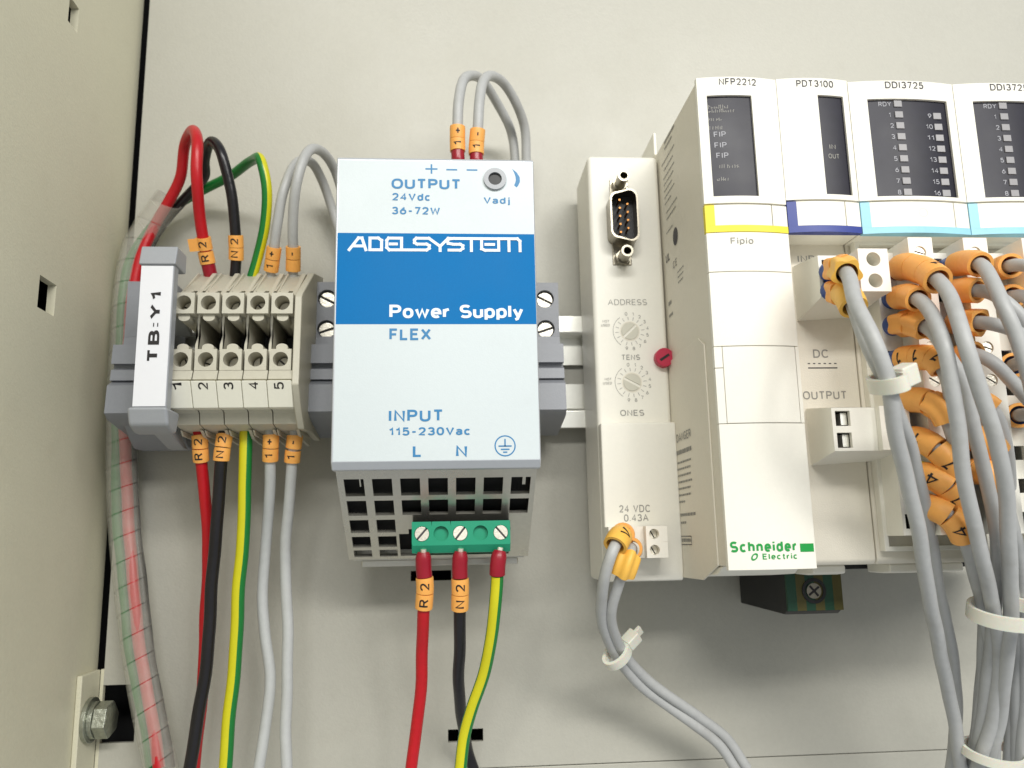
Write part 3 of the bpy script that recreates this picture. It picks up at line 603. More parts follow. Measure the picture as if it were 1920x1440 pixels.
# brand word in square pen strokes
x0, x1 = -25.25, 18.49; zl, zh = 72.65+0.25, 76.08-0.05; h = zh-zl; W = x1-x0
def U(u, v): return (x0+W*u, zl+h*v)
b = MB(); S = []
S += [[U(0.0,0),U(0.052,1),U(0.072,1),U(0.095,0)],[U(0.03,0.32),U(0.085,0.32)]]
S += [[U(0.118,0),U(0.118,1),U(0.165,1),U(0.185,0.8),U(0.185,0),U(0.118,0)]]
S += [[U(0.30,1),U(0.225,1),U(0.215,0.8),U(0.215,0.2),U(0.23,0),U(0.30,0)],[U(0.235,0.5),U(0.27,0.5)],[U(0.30,1),U(0.30,0),U(0.37,0)]]
S += [[U(0.43,1),U(0.385,1),U(0.375,0.85),U(0.375,0.62),U(0.39,0.5),U(0.445,0.5),U(0.46,0.38),U(0.46,0.15),U(0.445,0),U(0.37,0)]]
S += [[U(0.43,1),U(0.458,1),U(0.523,0.32),U(0.523,-0.04)],[U(0.523,0.32),U(0.57,1),U(0.88,1)]]
S += [[U(0.6,1),U(0.575,0.95),U(0.565,0.8),U(0.57,0.58),U(0.6,0.5),U(0.64,0.5),U(0.655,0.38),U(0.655,0.15),U(0.64,0),U(0.575,0)]]
S += [[U(0.705,1),U(0.705,-0.03)],[U(0.785,0),U(0.765,0.12),U(0.765,1)],[U(0.785,0),U(0.865,0),U(0.865,1)],[U(0.79,0.5),U(0.835,0.5)]]
S += [[U(0.865,1),U(0.975,1),U(0.99,0.8),U(0.99,-0.03)],[U(0.925,1),U(0.925,-0.03)]]
k = 0
for poly in S: strokes(b, [poly], 0.74, D2+k*0.012); k += 1
b.build('brand_lettering', 'white_ink', bb, fix=False)
# trimmer
vx, vz = 11.91, 92.27
b = MB(); b.pipe((vx, vz, DF-0.5), (0,0,1), 2.95, 1.75, 1.3, 28); b.cyl((vx,vz,DF+0.02), (0,0,1), 1.8, 0.05, 24, m=1); b.build('voltage_trimmer', ['carrier', 'blackp'], t, bevel=0.25)
# green connector
gx0, gx1, gz1, gz0 = -10.1, 15.3, 5.1, -0.95; gd = 44
b = MB(); n5 = 5; wv = (gx1-gx0)/5; sx = [-7.52, -2.59, 2.35, 7.58, 12.83]
bounds = [gx0]+[(sx[i]+sx[i+1])/2 for i in range(4)]+[gx1]
for i in range(5): b.bore(bounds[i], bounds[i+1], gz0, gz1, gd, sx[i], 2.0, 1.95, 1.3 if i % 2 else 1.0, 24)
b.prism([(gz1,30),(gz1,gd),(gz1,gd)], gx0, gx1, 'x')
b.add([(gx0,gz1,28),(gx1,gz1,28),(gx1,gz1,gd),(gx0,gz1,gd)], [(0,1,2,3)])
b.prism([(gz0,gd-0.01),(gz0-1.9,gd-1.6),(gz0-2.2,30),(gz1-0.01,28),(gz0+0.02,28),(gz0,28)], gx0, gx1, 'x')
for xx_ in (gx0, gx1): b.add([(xx_,gz0,28),(xx_,gz1,28),(xx_,gz1,gd),(xx_,gz0,gd)], [(0,1,2,3)])
gp_ = b.build('terminal_connector', 'tgreen', t, fix=True)
for i, an in ((0, 0.85), (2, 0.9), (4, -0.85)):
    b = MB(); slot_screw(b, (sx[i], 2.0, gd-0.15), 1.85, an-math.pi/2, 0.6, cross=(i == 2)); b.build('screw', ['chrome', 'dark_print'], gp_, bevel=0.08)
PX = sx
# ================================================================ network interface module
XL, XR = 63.8, 84.9; ZT, ZBt = 116.4, -7.9; DN = 70
t = thing('network_module', (62, -8, 0), 'wide ivory network interface module with a serial port and rotary switches', 'control module')
CX0, CX1 = 42.01, XL-0.1; CZT = 114.75; CZB = -12.0; DC = 29
b = MB(); b.box(CX0, CX1, CZB, CZT, 6, DC); b.build('port_housing', 'plc', t, bevel=1.4, seg=4)
b = MB(); lx0, lx1 = 42.21, XL-0.05; lz = 32.05; b.prism([(CZB+0.2,10),(lz,10),(lz,32.5),(CZB+3,32.5),(CZB+0.2,31.5)], lx0, lx1, 'x'); lc = b.build('lower_cover', 'plc', t, bevel=0.5)
b = MB(); b.prism([(ZBt+0.8,9),(ZT+0.6,9),(ZT+0.3,30),(ZT-0.2,DN-1.5),(ZBt+0.8,DN-1.5)], XL+0.35, XR-0.15, 'x'); side = b.build('side_housing', 'plc2', t, bevel=0.4)
b = MB(); b.prism([(ZBt-3.2,26),(50.2,20),(50.2,58),(47.5,62.5),(ZBt+0.9,62.5),(ZBt-3.0,50)], XL-0.1, XL+0.34, 'x'); b.build('side_step', 'plc2', t, bevel=0.12)
b = MB(); b.box(64.98, XL+0.2, ZT+1, 124.99, 8, 24.5); b.build('rear_base', 'plc', t, bevel=0.4)
b = MB(); b.prism([(ZBt+0.75,20),(ZBt+0.75,64),(ZBt-1.5,60),(ZBt-2.4,45),(ZBt-2.4,20)], XL+0.6, XR-1, 'x'); b.build('bottom_foot', 'plc', t, bevel=0.5)
def led_cap(t, x0, x1, z0, z1, wx0, wx1, wz0, wz1, dn=DN, name='display_cover', bul=1.1):
    """arched cover with a recessed window"""
    b = MB(); F = lambda x: (x-x0)/(x1-x0)
    def strip(xa, xb, za_, zb_): b.prism([(xa,dn-1.4)]+arc(x0, x1, dn, bul, 8, F(xa), F(xb))+[(xb,dn-1.4)], za_, zb_, 'z')
    strip(x0, wx0, wz0, wz1); strip(wx1, x1, wz0, wz1)
    for (za_, zb_) in ((z0, wz0), (wz1, z1)):
        strip(x0, x1, za_, zb_)
    cv = b.build(name, 'plc', t)
    b = MB(); b.prism([(wx0+.01,dn-1.3)]+[(p[0],p[1]) for p in arc(x0,x1,dn-0.75,bul,8,F(wx0),F(wx1))]+[(wx1-.01,dn-1.3)], wz0, wz1, 'z'); wn = b.build('display_window', 'window', t)
    return cv, wn, (lambda x: dn-0.75+bul*(1-(2*F(x)-1)**2))
def onarc(x0, x1, dn, bul): return lambda p: (p[0], p[1], dn+bul*(1-(2*(p[0]-x0)/(x1-x0)-1)**2)+0.07)
def band(t, x0, x1, z0, z1, mt, dn=DN, tw=2.3, th=1.7, bul=1.1):
    F = lambda x: (x-x0)/(x1-x0); b = MB()
    b.prism([(x0,dn-1.4)]+arc(x0,x1,dn+0.1,bul,8)+[(x1,dn-1.4)], z0, z0+th, 'z'); b.prism([(x0,dn-1.4)]+arc(x0,x1,dn+0.1,bul,3,0,F(x0+tw))+[(x0+tw,dn-1.4)], z0+th, z1-0.4, 'z')
    b.build('colour_band', mt, t)
    b = MB(); b.prism([(x0+tw+.02,dn-1.4)]+arc(x0,x1,dn,bul,8,F(x0+tw+.02),F(x1-4.2))+[(x1-4.2,dn-1.4)], z0+th+.02, z1-0.35, 'z'); b.build('label_tab', 'plc', t, bevel=0.1)
    b = MB(); b.prism([(x1-4.0,dn-1.4)]+arc(x0,x1,dn,bul,4,F(x1-4.0),1)+[(x1,dn-1.4)], z0+th+.02, z1-0.35, 'z'); b.build('latch_tab', 'plc', t, bevel=0.1)
zc0 = 81.93; zy0 = 74.29
cv, wn, wd_ = led_cap(t, XL, XR, zc0, ZT, 66.16, 77.73, 83.75, 111.29)
fa = onarc(XL, XR, DN, 1.1)
tx = text('NFP2212', (69.48, 114.07, 70), (79.25, 0*0+114.07, 70), 1.9, 'dark_print', cv, fn=fa)
fw = lambda p: (p[0], p[1], wd_(p[0])+0.06)
for s, px, py, pw in (('RUN',1342,205,30),('PWR',1343,226,28),('ERR',1344,246,28),('FIP',1345,270,20),('FIP',1346,292,20),('FIP',1347,312,20),('STS',1350,333,30),('TEST',1352,356,30)):
    if s in ('FIP',): pass
for s, px, py, pw in (('FIP',1344,268,22),('FIP',1344,290,22),('FIP',1346,311,22)):
    X_ = 63.8+(px-1318)/7.05; Z_ = 116.4-(py-147)/7.4
    text(s, (X_, Z_, 70), (X_+pw/7.2, Z_, 70), 1.5, 'white_print', wn, fn=fw)
b = MB(); random.seed(5)
for (zq, xa, xb) in ((108.0,65.9,71.5),(106.9,66.2,73.0),(104.6,66.4,69.6),(102.2,66.6,70.2),(91.6,68.4,73.2),(88.2,67.6,70.6)):
    q = xa
    while q < xb:
        ln_ = random.uniform(0.25, 0.7); hh = random.uniform(0.3, 0.95); strokes(b, [[(q, zq), (q+0.12*random.random(), zq+hh)]], 0.16, wd_(q)+0.06); 
        if random.random() < 0.5: strokes(b, [[(q, zq+hh*random.random()), (q+ln_, zq+hh*random.random())]], 0.14, wd_(q)+0.075)
        q += ln_+0.15
b.build('small_print', 'grey_print', wn, fix=False)
band(t, XL, XR, zy0, zc0-0.1, 'yellow')
segs = [(512,437.6),(650,512.6),(796,650.6),(1069,796.6)]
Z512, Z650, Z796 = 63.98, 45.14, 26.27
for (za_, zb_, nm, xr) in ((Z512+.08, zy0-0.12, 'upper_cover', XR), (Z650+.08, Z512-.08, 'middle_cover', XR), (Z796+.08, Z650-.08, 'hinged_door', XR-1.0), (ZBt, Z796-.08, 'lower_front', XR)):
    b = MB(); x0_ = XL if nm != 'hinged_door' else XL+2.0
    b.prism([(x0_,DN-1.4)]+arc(XL,XR,DN,1.1,10,(x0_-XL)/(XR-XL),(xr-XL)/(XR-XL))+[(xr,DN-1.4)], za_, zb_, 'z'); o_ = b.build(nm, 'plc', t, bevel=0.12)
    if nm == 'upper_cover': text('Fipio', (69.55, 71.04, 70), (75.27, 71.04, 70), 1.7, 'grey_print', o_, fn=fa)
    if nm == 'hinged_door':
        b = MB(); b.prism([(XL,DN-1.4)]+arc(XL,XR,DN,1.1,2,0,1.85/(XR-XL))+[(XL+1.85,DN-1.4)], Z796+.08, Z650-5.4, 'z'); b.prism([(XL,DN-1.4)]+arc(XL,XR,DN,1.1,2,0,1.85/(XR-XL))+[(XL+1.85,DN-1.4)], Z650-5.2, Z650-.08, 'z')
        b.prism([(XR-0.9,DN-1.4)]+arc(XL,XR,DN,1.1,2,1-0.9/(XR-XL),1)+[(XR,DN-1.4)], Z796+.08, Z650-.08, 'z'); b.build('door_frame', 'plc', t)
    if nm == 'lower_front':
        text('Schneider', (64.48, -3.82, 70), (79.98, -3.82, 70), 2.5, 'green_ink', o_, name='maker_logo', bold=0.02, fn=fa)
        text('Electric', (71.69, -5.55, 70), (79.95, -5.55, 70), 1.35, 'green_ink', o_, name='maker_logo', bold=0.01, sp=1.2, fn=fa)
        b = MB(); lx, lz_ = 80.94, -3.06; pts = [(lx+k*3.5/4, lz_+a) for k in range(5) for a in (-0.95, 0.95)]
        b.add([fa((p[0],p[1],0)) for p in pts], [(2*k,2*k+2,2*k+3,2*k+1) for k in range(4)])
        ex_, ez_ = 69.84, -4.66; ring = []
        for k in range(24):
            a = 2*math.pi*k/24; c_, s_ = math.cos(a), math.sin(a)
            for q in (1.0, 0.55): ring.append(fa((ex_+(0.75*c_*q+0.35*s_*q), ez_-0.25+0.85*s_*q, 0)))
        b.add(ring, [(2*k,(2*k+2)%48,(2*k+3)%48,2*k+1) for k in range(24)]); b.build('maker_mark', 'green_ink', o_, fix=False)
# serial port
pc = (51.3, 93.21); 
def dshape(k, sh=0.0, cz=0.0):
    pts = []; W_, H_ = 4.15*k, 8.3*(k*0.5+0.5)
    W_ = 4.15-sh; H_ = 8.1-sh
    for (cx_, cz_, a0) in ((W_-2.2, H_-2.2, 0), (-(W_-2.2), H_-2.2-0.9, 90), (-(W_-2.2), -(H_-2.2-0.9), 180), (W_-2.2, -(H_-2.2), 270)):
        for q in range(5): a = R_(a0+q*22.5); pts.append((pc[0]+cx_+2.2*math.cos(a), pc[1]+cz_+2.2*math.sin(a)))
    return pts
b = MB(); po, pi = dshape(1), dshape(1, 0.45); n = len(po)
vs = [(p[0],p[1],DC-0.5) for p in po]+[(p[0],p[1],DC+6.3) for p in po]+[(p[0],p[1],DC+6.3) for p in pi]+[(p[0],p[1],DC+1) for p in pi]
b.add(vs, [(i+k*n,(i+1)%n+k*n,(i+1)%n+(k+1)*n,i+(k+1)*n) for k in range(3) for i in range(n)]); sp_ = b.build('serial_port_shell', 'nickel', t)
b = MB(); b.prism([(p[0],p[1]) for p in pi], DC+0.2, DC+1.6, 'd'); b.build('serial_port_insert', 'blackp', sp_)
b = MB()
for k in range(5): b.cyl((pc[0]-1.1, pc[1]+5.0-k*2.5, DC+1.6), (0,0,1), 0.33, 3.6, 10)
for k in range(4): b.cyl((pc[0]+1.2, pc[1]+3.75-k*2.5, DC+1.6), (0,0,1), 0.33, 3.6, 10)
b.build('contact_pins', 'gold', sp_)
b = MB(); b.box(pc[0]-2.9, pc[0]+2.9, pc[1]-13.6, pc[1]+13.6, DC-0.4, DC+0.25); b.build('port_flange', 'nickel', t, bevel=0.9)
for sg in (1, -1):
    b = MB(); b.cyl((pc[0], pc[1]+sg*11.6, DC+0.2), (0,0,1), 2.4, 2.2, 6); b.pipe((pc[0], pc[1]+sg*11.6, DC+2.3), (0,0,1), 1.75, 1.15, 5.4, 22); b.cyl((pc[0], pc[1]+sg*11.6, DC+2.3), (0,0,1), 1.2, 0.8, 18, m=1); b.build('jack_screw', ['nickel', 'black_print'], t)
text('ADDRESS', (46.47, 67.46, DC), (58.11, 67.46, DC), 1.75, 'grey_print', t, bold=-0.012)
text('TENS', (49.88, 50.89, DC), (55.23, 50.89, DC), 1.6, 'grey_print', t)
text('ONES', (48.66, 34.43, DC), (55.66, 34.43, DC), 1.75, 'grey_print', t)
for (cx, cz, an, mxd) in ((52.62, 59.53, 0.75, 13), (52.54, 44.24, -0.5, 10)):
    b = MB(); b.pipe((cx,cz,DC-0.3), (0,0,1), 2.95, 2.6, 0.38, 30); b.build('dial_collar', 'plc2', t)
    b = MB(); slot_screw(b, (cx,cz,DC+0.25), 2.55, an-math.pi/2, 0.5); b.build('rotary_dial', ['screwp', 'plc2'], t, bevel=0.1)
    b = MB()
    for k in range(16):
        a = 2*math.pi*k/16+0.1; strokes(b, [[(cx+3.4*math.cos(a),cz+3.4*math.sin(a)),(cx+4.3*math.cos(a),cz+4.3*math.sin(a))]], 0.14, DC+0.06)
    strokes(b, [[(cx+5.0*math.cos(R_(a)), cz+5.0*math.sin(R_(a))) for a in range(125, 236, 10)]], 0.14, DC+0.05); b.build('dial_ticks', 'grey_print', t, fix=False)
    for k in range(10):
        a = R_(100-22.5*k); textw(str(k), cx+5.3*math.cos(a), cz+5.3*math.sin(a), DC, 1.05, 'grey_print', t, name='dial_number')
    textw('NOT', cx-7.0, cz+3.0-(2 if cz < 50 else 0), DC, 0.75, 'grey_print', t); textw('USED', cx-7.2, cz+1.8-(2 if cz < 50 else 0), DC, 0.75, 'grey_print', t)
text('24 VDC', (46.43, 6.92, 32.5), (55.12, 6.92, 32.5), 2.0, 'grey_print', lc)
text('0.43A', (47.67, 4.42, 32.5), (54.55, 4.42, 32.5), 1.95, 'grey_print', lc)
# red latch
b = MB(); rx, rz = 61.99, 51.2; b.cyl((rx,rz,22), (0,0,1), 2.75, 9.5, 28); b.prism([(rx+1.5,rz-2.4),(rx+2.75,rz-0.3),(rx-0.4,rz-2.9)], 24, 31.4, 'd'); la = b.build('release_latch', 'latch', t, bevel=0.2)
b = MB(); strokes(b, [[(rx-1.1,rz-0.75),(rx+0.95,rz+0.55)]], 0.75, 31.58); b.build('latch_slot', 'black_print', la, fix=False)
# prints on the left flank
def sidetext(s, z, d0, d1, cap, m='dark_print', x=XL+0.33): text(s, (x, z, d0), (x, z, d1), cap, m, side, name='side_print', n=(-1,0,0), lift=0.08)
random.seed(3)
def sidelines(rows, x=XL+0.33):
    b = MB()
    for (z, d0, d1, h_) in rows:
        d = d0
        while d < d1:
            wv_ = random.uniform(0.5, 1.6); b.add([(x-0.07,z,d),(x-0.07,z,min(d+wv_,d1)),(x-0.07,z+h_,min(d+wv_,d1)),(x-0.07,z+h_,d)], [(0,1,2,3)]); d += wv_+0.35
    b.build('small_print', 'grey_print', side, fix=False)
sidelines([(115,36,47,0.9),(113.2,36,44,0.7),(109.8,32,46,0.5),(107.4,34,44,0.5),(105,33,45,0.45),(103,33,44,0.45),(101,33,42,0.45),(99,33,44,0.45),(97,33,40,0.45),(94,34,46,0.45),(92,34,44,0.45),(88,33,40,0.45)])
b = MB(); b.add([(XL+0.25, 84+2.6*math.sin(2*math.pi*k/20), 42+2.4*math.cos(2*math.pi*k/20)) for k in range(20)], [tuple(range(20))]); b.build('approval_mark', 'dark_print', side, fix=False)
sidetext('UL', 79.5, 31, 35, 2.6); sidetext('CE', 75.5, 38, 42, 2.2, 'grey_print'); sidetext('N117', 70.5, 31, 36.5, 1.9) if False else None
sidelines([(73,42,48,0.4),(71.5,42,48,0.4),(70,42,47,0.4),(66.5,31,34,1.2),(63,31,35,0.9)])
xs_ = XL-0.12
sidetext('DANGER', 26.0, 33, 47, 2.3, 'grey_print', xs_)
sidelines([(22.5,31,47,1.2),(20,31,46,.55),(18.2,31,45,.55),(16.4,31,45,.55),(14.6,31,46,.55),(12.8,31,44,.55),(11,31,44,.55),(9.2,31,38,.55),(5.5,31,47,.8),(3.5,31,38,.6)], xs_)
b = MB(); 
for (za_, zb_, da_, db_) in ((0,0.2,31,42),(-2.2,-2.0,31,42),(-2.2,0.2,31,31.3),(-2.2,0.2,41.7,42)): b.add([(xs_-0.08,za_,da_),(xs_-0.08,za_,db_),(xs_-0.08,zb_,db_),(xs_-0.08,zb_,da_)], [(0,1,2,3)])
b.build('print_frame', 'dark_print', side, fix=False); sidelines([(-1.4,32.5,41,0.9)], xs_)
# supply plug of the network module
t2 = thing('supply_plug', (55, -3, 32), 'small ivory two pole plug holding the two grey supply wires', 'plug')
px0, pxm, px1 = 50.68, 51.69, 57.44; pz0, pz1 = -5.37, 2.98; pzm = (pz0+pz1)/2
b = MB()
for (a, c_) in ((pz0, pzm), (pzm, pz1)): b.bore(pxm, px1, a, c_, 41, (pxm+px1)/2-0.7, (a+c_)/2, 1.35, 4, 18)
b.add([(pxm,pz0,33),(pxm,pz1,33),(pxm,pz1,41),(pxm,pz0,41)],[(0,1,2,3)]); b.add([(px1,pz0,33),(px1,pz1,33),(px1,pz1,41),(px1,pz0,41)],[(0,1,2,3)]); b.add([(px1,pz0,33),(pxm,pz0,33),(pxm,pz0,41),(px1,pz0,41)],[(0,1,2,3)]); b.add([(px1,pz1,33),(pxm,pz1,33),(pxm,pz1,41),(px1,pz1,41)],[(0,1,2,3)])
b.box(pxm-9.5, pxm-0.02, pz0, pz1, 32.6, 38.2); b.build('plug_body', 'plc', t2)
for zq in ((pz0+pzm)/2, (pzm+pz1)/2): b = MB(); slot_screw(b, ((pxm+px1)/2-0.7, zq, 38.6), 1.25, 0.5, 0.5); b.build('screw', ['chrome','black_print'], t2)
# ================================================================ power distribution and input modules
XS = [XR+0.05, 104.15, 132.9, 162.0]
DB = 61
def base_module(name, label, xl, xr, cat, capx, capz0, capz1, bmat):
    t = thing(name, ((xl+xr)/2, ZBt, 0), label, cat, 'ivory plug-in modules in the row')
    b = MB(); b.prism([(ZBt+0.3,14),(ZBt+0.3,DB-1),(ZBt+1.3,DB),(capz0-3,DB),(capz0-1.2,DB-0.6),(capz1-2,DB-4),(capz1-2,14)], xl+0.08, xr-0.08, 'x'); b.build('base_housing', 'plc2', t, bevel=0.5)
    b = MB(); b.box(xl+0.1, xr-0.1, capz0+0.4, capz1-0.3, 30, DN-1.42); b.build('module_housing', 'plc', t, bevel=0.3)
    return t
def mz(py): return 116.4-(py-147)*0.1346
# PDT3100
x0, x1 = XS[0], XS[1]; capz0 = 74.44; capz1 = 116.6; sz = 83.14
pd = base_module('power_module', 'ivory power distribution module with a narrow dark window and navy band', x0, x1, 'control module', None, capz0, capz1, 'navy')
cv, wn, wd1 = led_cap(pd, x0+.1, x1-.1, sz, capz1, 95.34, 102.45, 84.49, 111.87, bul=1.0)
text('PDT3100', (90.03, 114.08, 70), (99.95, 114.08, 70), 1.9, 'dark_print', cv, fn=onarc(x0+.1, x1-.1, DN, 1.0))
fw = lambda p: (p[0], p[1], wd1(p[0])+0.06)
for s, px, py in (('IN',1556,291), ('OUT',1553,311)): text(s, (97.61-(0.5 if s == 'OUT' else 0), 97.2 if s == 'IN' else 94.6, 70), (97.61+(2.4 if s == 'OUT' else 1.7), 97.2 if s == 'IN' else 94.6, 70), 1.3, 'grey_print', wn, fn=fw)
band(pd, x0+.1, x1-.1, capz0, sz-0.12, 'navy', bul=1.0)
text('DC', (92.62, 44.27, DB), (96.56, 44.27, DB), 2.2, 'grey_print', pd)
text('OUTPUT', (89, 33.51, DB), (100.29, 33.51, DB), 2.1, 'grey_print', pd)
text('INPUT', (90.73, 69.81, DB), (99.36, 69.81, DB), 1.9, 'grey_print', pd)
b = MB(); ax_, az_ = 91.11, 41.63; bx2 = 98.55; strokes(b, [[(ax_,az_),(bx2,az_)]], 0.3, DB+0.06)
for k in range(6): q = ax_+(bx2-ax_)*k/5.35; strokes(b, [[(q,az_+1.15),(q+0.35,az_+1.15)]], 0.28, DB+0.06)
b.build('direct_current_symbol', 'dark_print', pd, fix=False)
def power_plug(label, zt_, zb_, xa, xb, xc, xd, df, ds, sq):
    """two pole plug: wire entries in the left half, screws in the projecting right half"""
    t = thing('power_plug', ((xa+xd)/2, zb_, DB), label, 'plug'); b = MB(); h_ = (zt_-zb_)/2
    b.prism([(zb_-2.6,DB+.05),(zt_+2.4,DB+.05),(zt_,df-0.4),(zb_,df-0.4)], xa-0.2, xb, 'x') if False else None
    # flared shell
    b.add([(xa-0.3,zb_-2.2,DB),(xa,zb_,df),(xa,zt_,df),(xa-0.3,zt_+1.8,DB),(xd+.2,zb_-1.2,DB),(xd,zb_,df),(xd,zt_,df),(xd+.2,zt_+1.8,DB),(xc,zb_,ds),(xc,zt_,ds),(xd,zb_,ds),(xd,zt_,ds),(xc,zb_,df),(xc,zt_,df)],
          [(0,1,2,3),(0,4,5,1),(3,2,6,7),(4,7,6,5),(12,5,10,8),(13,9,11,6),(5,6,11,10),(12,8,9,13)])
    # entry face with square openings
    b.grid([xa+.04, xc-.02], [zb_+.04, zt_-.04], [(xa+0.9, xa+0.9+sq, zb_+h_*k+0.8, zb_+h_*k+0.8+sq) for k in (0,1)], df-1.2, df-.02)
    for k in (0, 1): b.bore(xc, xd, zb_+h_*k, zb_+h_*(k+1), ds, (xc+xd)/2, zb_+h_*(k+.5), 1.75, 7, 22)
    b.build('plug_body', 'plc', t, smooth=4)
    b = MB(); b.box(xa+0.5, xc-0.3, zb_+0.4, zt_-0.4, df-7, df-5.5); b.build('contact_chamber', 'blackp', t)
    for k in (0, 1):
        b = MB(); b.box(xa+1.6+sq*.35, xa+0.8+sq, zb_+h_*k+1.2, zb_+h_*k+0.5+sq, df-5.3, df-1.5); b.build('clamp_cage', 'rail', t)
        b = MB(); slot_screw(b, ((xc+xd)/2, zb_+h_*(k+.5), ds-5.5), 1.6, 0.6, 0.5); b.build('screw', ['metal','black_print'], t)
    return t
power_plug('ivory two pole plug under the navy band with two wires in orange markers', 66.78, 56.17, 89.47, 0, 97.07, 104.44, 75, 80, 3.4)
power_plug('empty ivory two pole plug below the word OUTPUT', 29.35, 18.97, 89.79, 0, 100.56, 100.56+7.2, 74, 76, 3.6)
# DDI3725 twice
def led(t, x, z, d, w_=2.15, h_=1.8):
    b = MB(); b.box(x, x+w_, z-h_/2, z+h_/2, d-0.2, d+0.28); b.build('indicator', 'led', t, bevel=0.1)
def ddi(x0, x1, dx, label):
    t = base_module('input_module', label, x0, x1, 'control module', None, capz0-0.2, 116.2, 'lblue')
    wx0, wx1 = x0+4.6, x1-2.4; wz0, wz1 = 84.13, 111.08
    cv, wn, wd2 = led_cap(t, x0+.1, x1-.1, sz, 116.2, wx0, wx1, wz0, wz1, bul=1.3)
    text('DDI3725', (x0+9.6, 114.01, 70), (x0+20.0, 114.01, 70), 1.9, 'dark_print', cv, fn=onarc(x0+.1, x1-.1, DN, 1.3))
    fw = lambda p: (p[0], p[1], wd2(p[0])+0.06)
    lx, rx_ = x0+11.7, x0+22.3; z0 = 109.96; dz = (z0-85.44)/8
    text('RDY', (lx-4.0, z0-0.7, 70), (lx-0.7, z0-0.7, 70), 1.3, 'white_print', wn, fn=fw); led(wn, lx, z0, wd2(lx+.8))
    for k in range(1, 9):
        z = z0-dz*k; led(wn, lx, z, wd2(lx+.8)); led(wn, rx_, z, wd2(rx_+.8))
        s = str(k); text(s, (lx-1.5, z-0.65, 70), (lx-0.6 if k > 1 else lx-1.1, z-0.65, 70), 1.3, 'white_print', wn, name='channel_number', fn=fw)
        s = str(k+8); text(s, (rx_-(2.3 if k > 1 else 1.5), z-0.65, 70), (rx_-0.5, z-0.65, 70), 1.3, 'white_print', wn, name='channel_number', fn=fw)
    band(t, x0+.1, x1-.1, capz0-0.2, sz-0.12, 'lblue', bul=1.3)
    b = MB(); b.pipe(((x0+x1)/2+1.5, (capz0+sz)/2+0.9, DN+1.15), (0,0,1), 1.25, 1.0, 0.15, 20); b.build('moulding_ring', 'plc2', t)
    # raised frame round the plugs
    b = MB(); fz1, fz0 = 75.02, -4.5; b.grid([x0+1, x1-0.6], [fz0, fz1], [(x0+2.2, x1-1.6, fz0+1.2, fz1-1.2)], DB+.02, DB+2.6); b.build('plug_frame', 'plc', t, bevel=0.2)
    return t
ddi(XS[1], XS[2], 0, 'ivory input module with sixteen numbered indicators directly right of the navy banded module')
ddi(XS[2], XS[3], 0, 'ivory input module with a pale blue band cut off by the right edge')
E1, E0 = 70.44, -0.79
def column_plug(x, label, k0=0):
    t = thing('terminal_plug', (x+4, E0, DB), label, 'plug', 'tall ivory six pole plugs on the input modules'); b = MB()
    n = 9; dz = (E1-E0)/n; xe, xs, xr = x, x+4.9, x+11.0; de, ds = 71.0, 78.0
    b.grid([xe+.03, xs-.03], [E0+.03, E1-1.43], [(xe+0.8, xe+3.5, E0+dz*k+1.6, E0+dz*k+5.0) for k in range(n)], de-1.2, de-.02)
     
    for k in range(n): b.bore(xs, xr, E0+dz*k, E0+dz*(k+1), ds, (xs+xr)/2-0.2, E0+dz*(k+.5)+0.2, 1.5, 4.5, 18)
    for xx_, dd in ((xs, ds), (xr, ds)): b.add([(xx_,E0,DB),(xx_,E1,DB),(xx_,E1,dd),(xx_,E0,dd)], [(0,1,2,3)])
    b.add([(xs,E1,DB),(xr,E1,DB),(xr,E1,ds),(xs,E1,ds)], [(0,1,2,3)]); b.add([(xs,E0,DB),(xr,E0,DB),(xr,E0,ds),(xs,E0,ds)], [(0,1,2,3)])
    b.add([(xe,E0,DB),(xe,E1-1.4,DB),(xe,E1-1.4,de),(xe,E0,de)], [(0,1,2,3)])
    b.add([(xe,E0,DB),(xs,E0,DB),(xs,E0,de),(xe,E0,de)], [(0,1,2,3)]); b.add([(xe,E1-1.4,DB),(xs,E1-1.4,DB),(xs,E1-1.4,de),(xe,E1-1.4,de)], [(0,1,2,3)])
    b.build('plug_body', 'plc', t)
    b = MB(); b.box(xe+0.5, xs-0.4, E0+0.6, E1-2, de-6, de-5); b.build('contact_chamber', 'blackp', t)
    for k in range(n):
        b = MB(); slot_screw(b, ((xs+xr)/2-0.2, E0+dz*(k+.5)+0.2, ds-0.4), 1.42, -0.8-math.pi/2+0.25*(k%3), 0.5); b.build('screw', ['chrome','dark_print'], t)
    return t
CPX = [106.1, 120.1, 135.2]
column_plug(CPX[0], 'tall ivory plug nearest the navy banded module, its wires in orange markers')
column_plug(CPX[1], 'tall ivory plug in the middle of the three wired columns')
column_plug(CPX[2], 'tall ivory plug at the right edge of the picture')
# carrier bar under the modules
b = MB(); b.box(XR-9, 168, ZBt-1.6, ZBt+3, 14, 40); one(b, 'carrier_bar', 'blackp', 'black carrier bar showing in gaps below the ivory modules', 'bar', bevel=0.3)
for i, (xa, xb, lb) in enumerate(((90.76, 99.42, 'short ivory foot above the green and yellow ground screw'), (110.96, 130.58, 'long ivory foot below the first wired input module'))):
    b = MB(); b.prism([(ZBt+.1,42),(ZBt+.1,54),(ZBt-2.0,54),(ZBt-2.4,50),(ZBt-2.4,42)], xa, xb, 'x'); one(b, 'base_foot', 'plc', lb, 'foot', bevel=0.5)
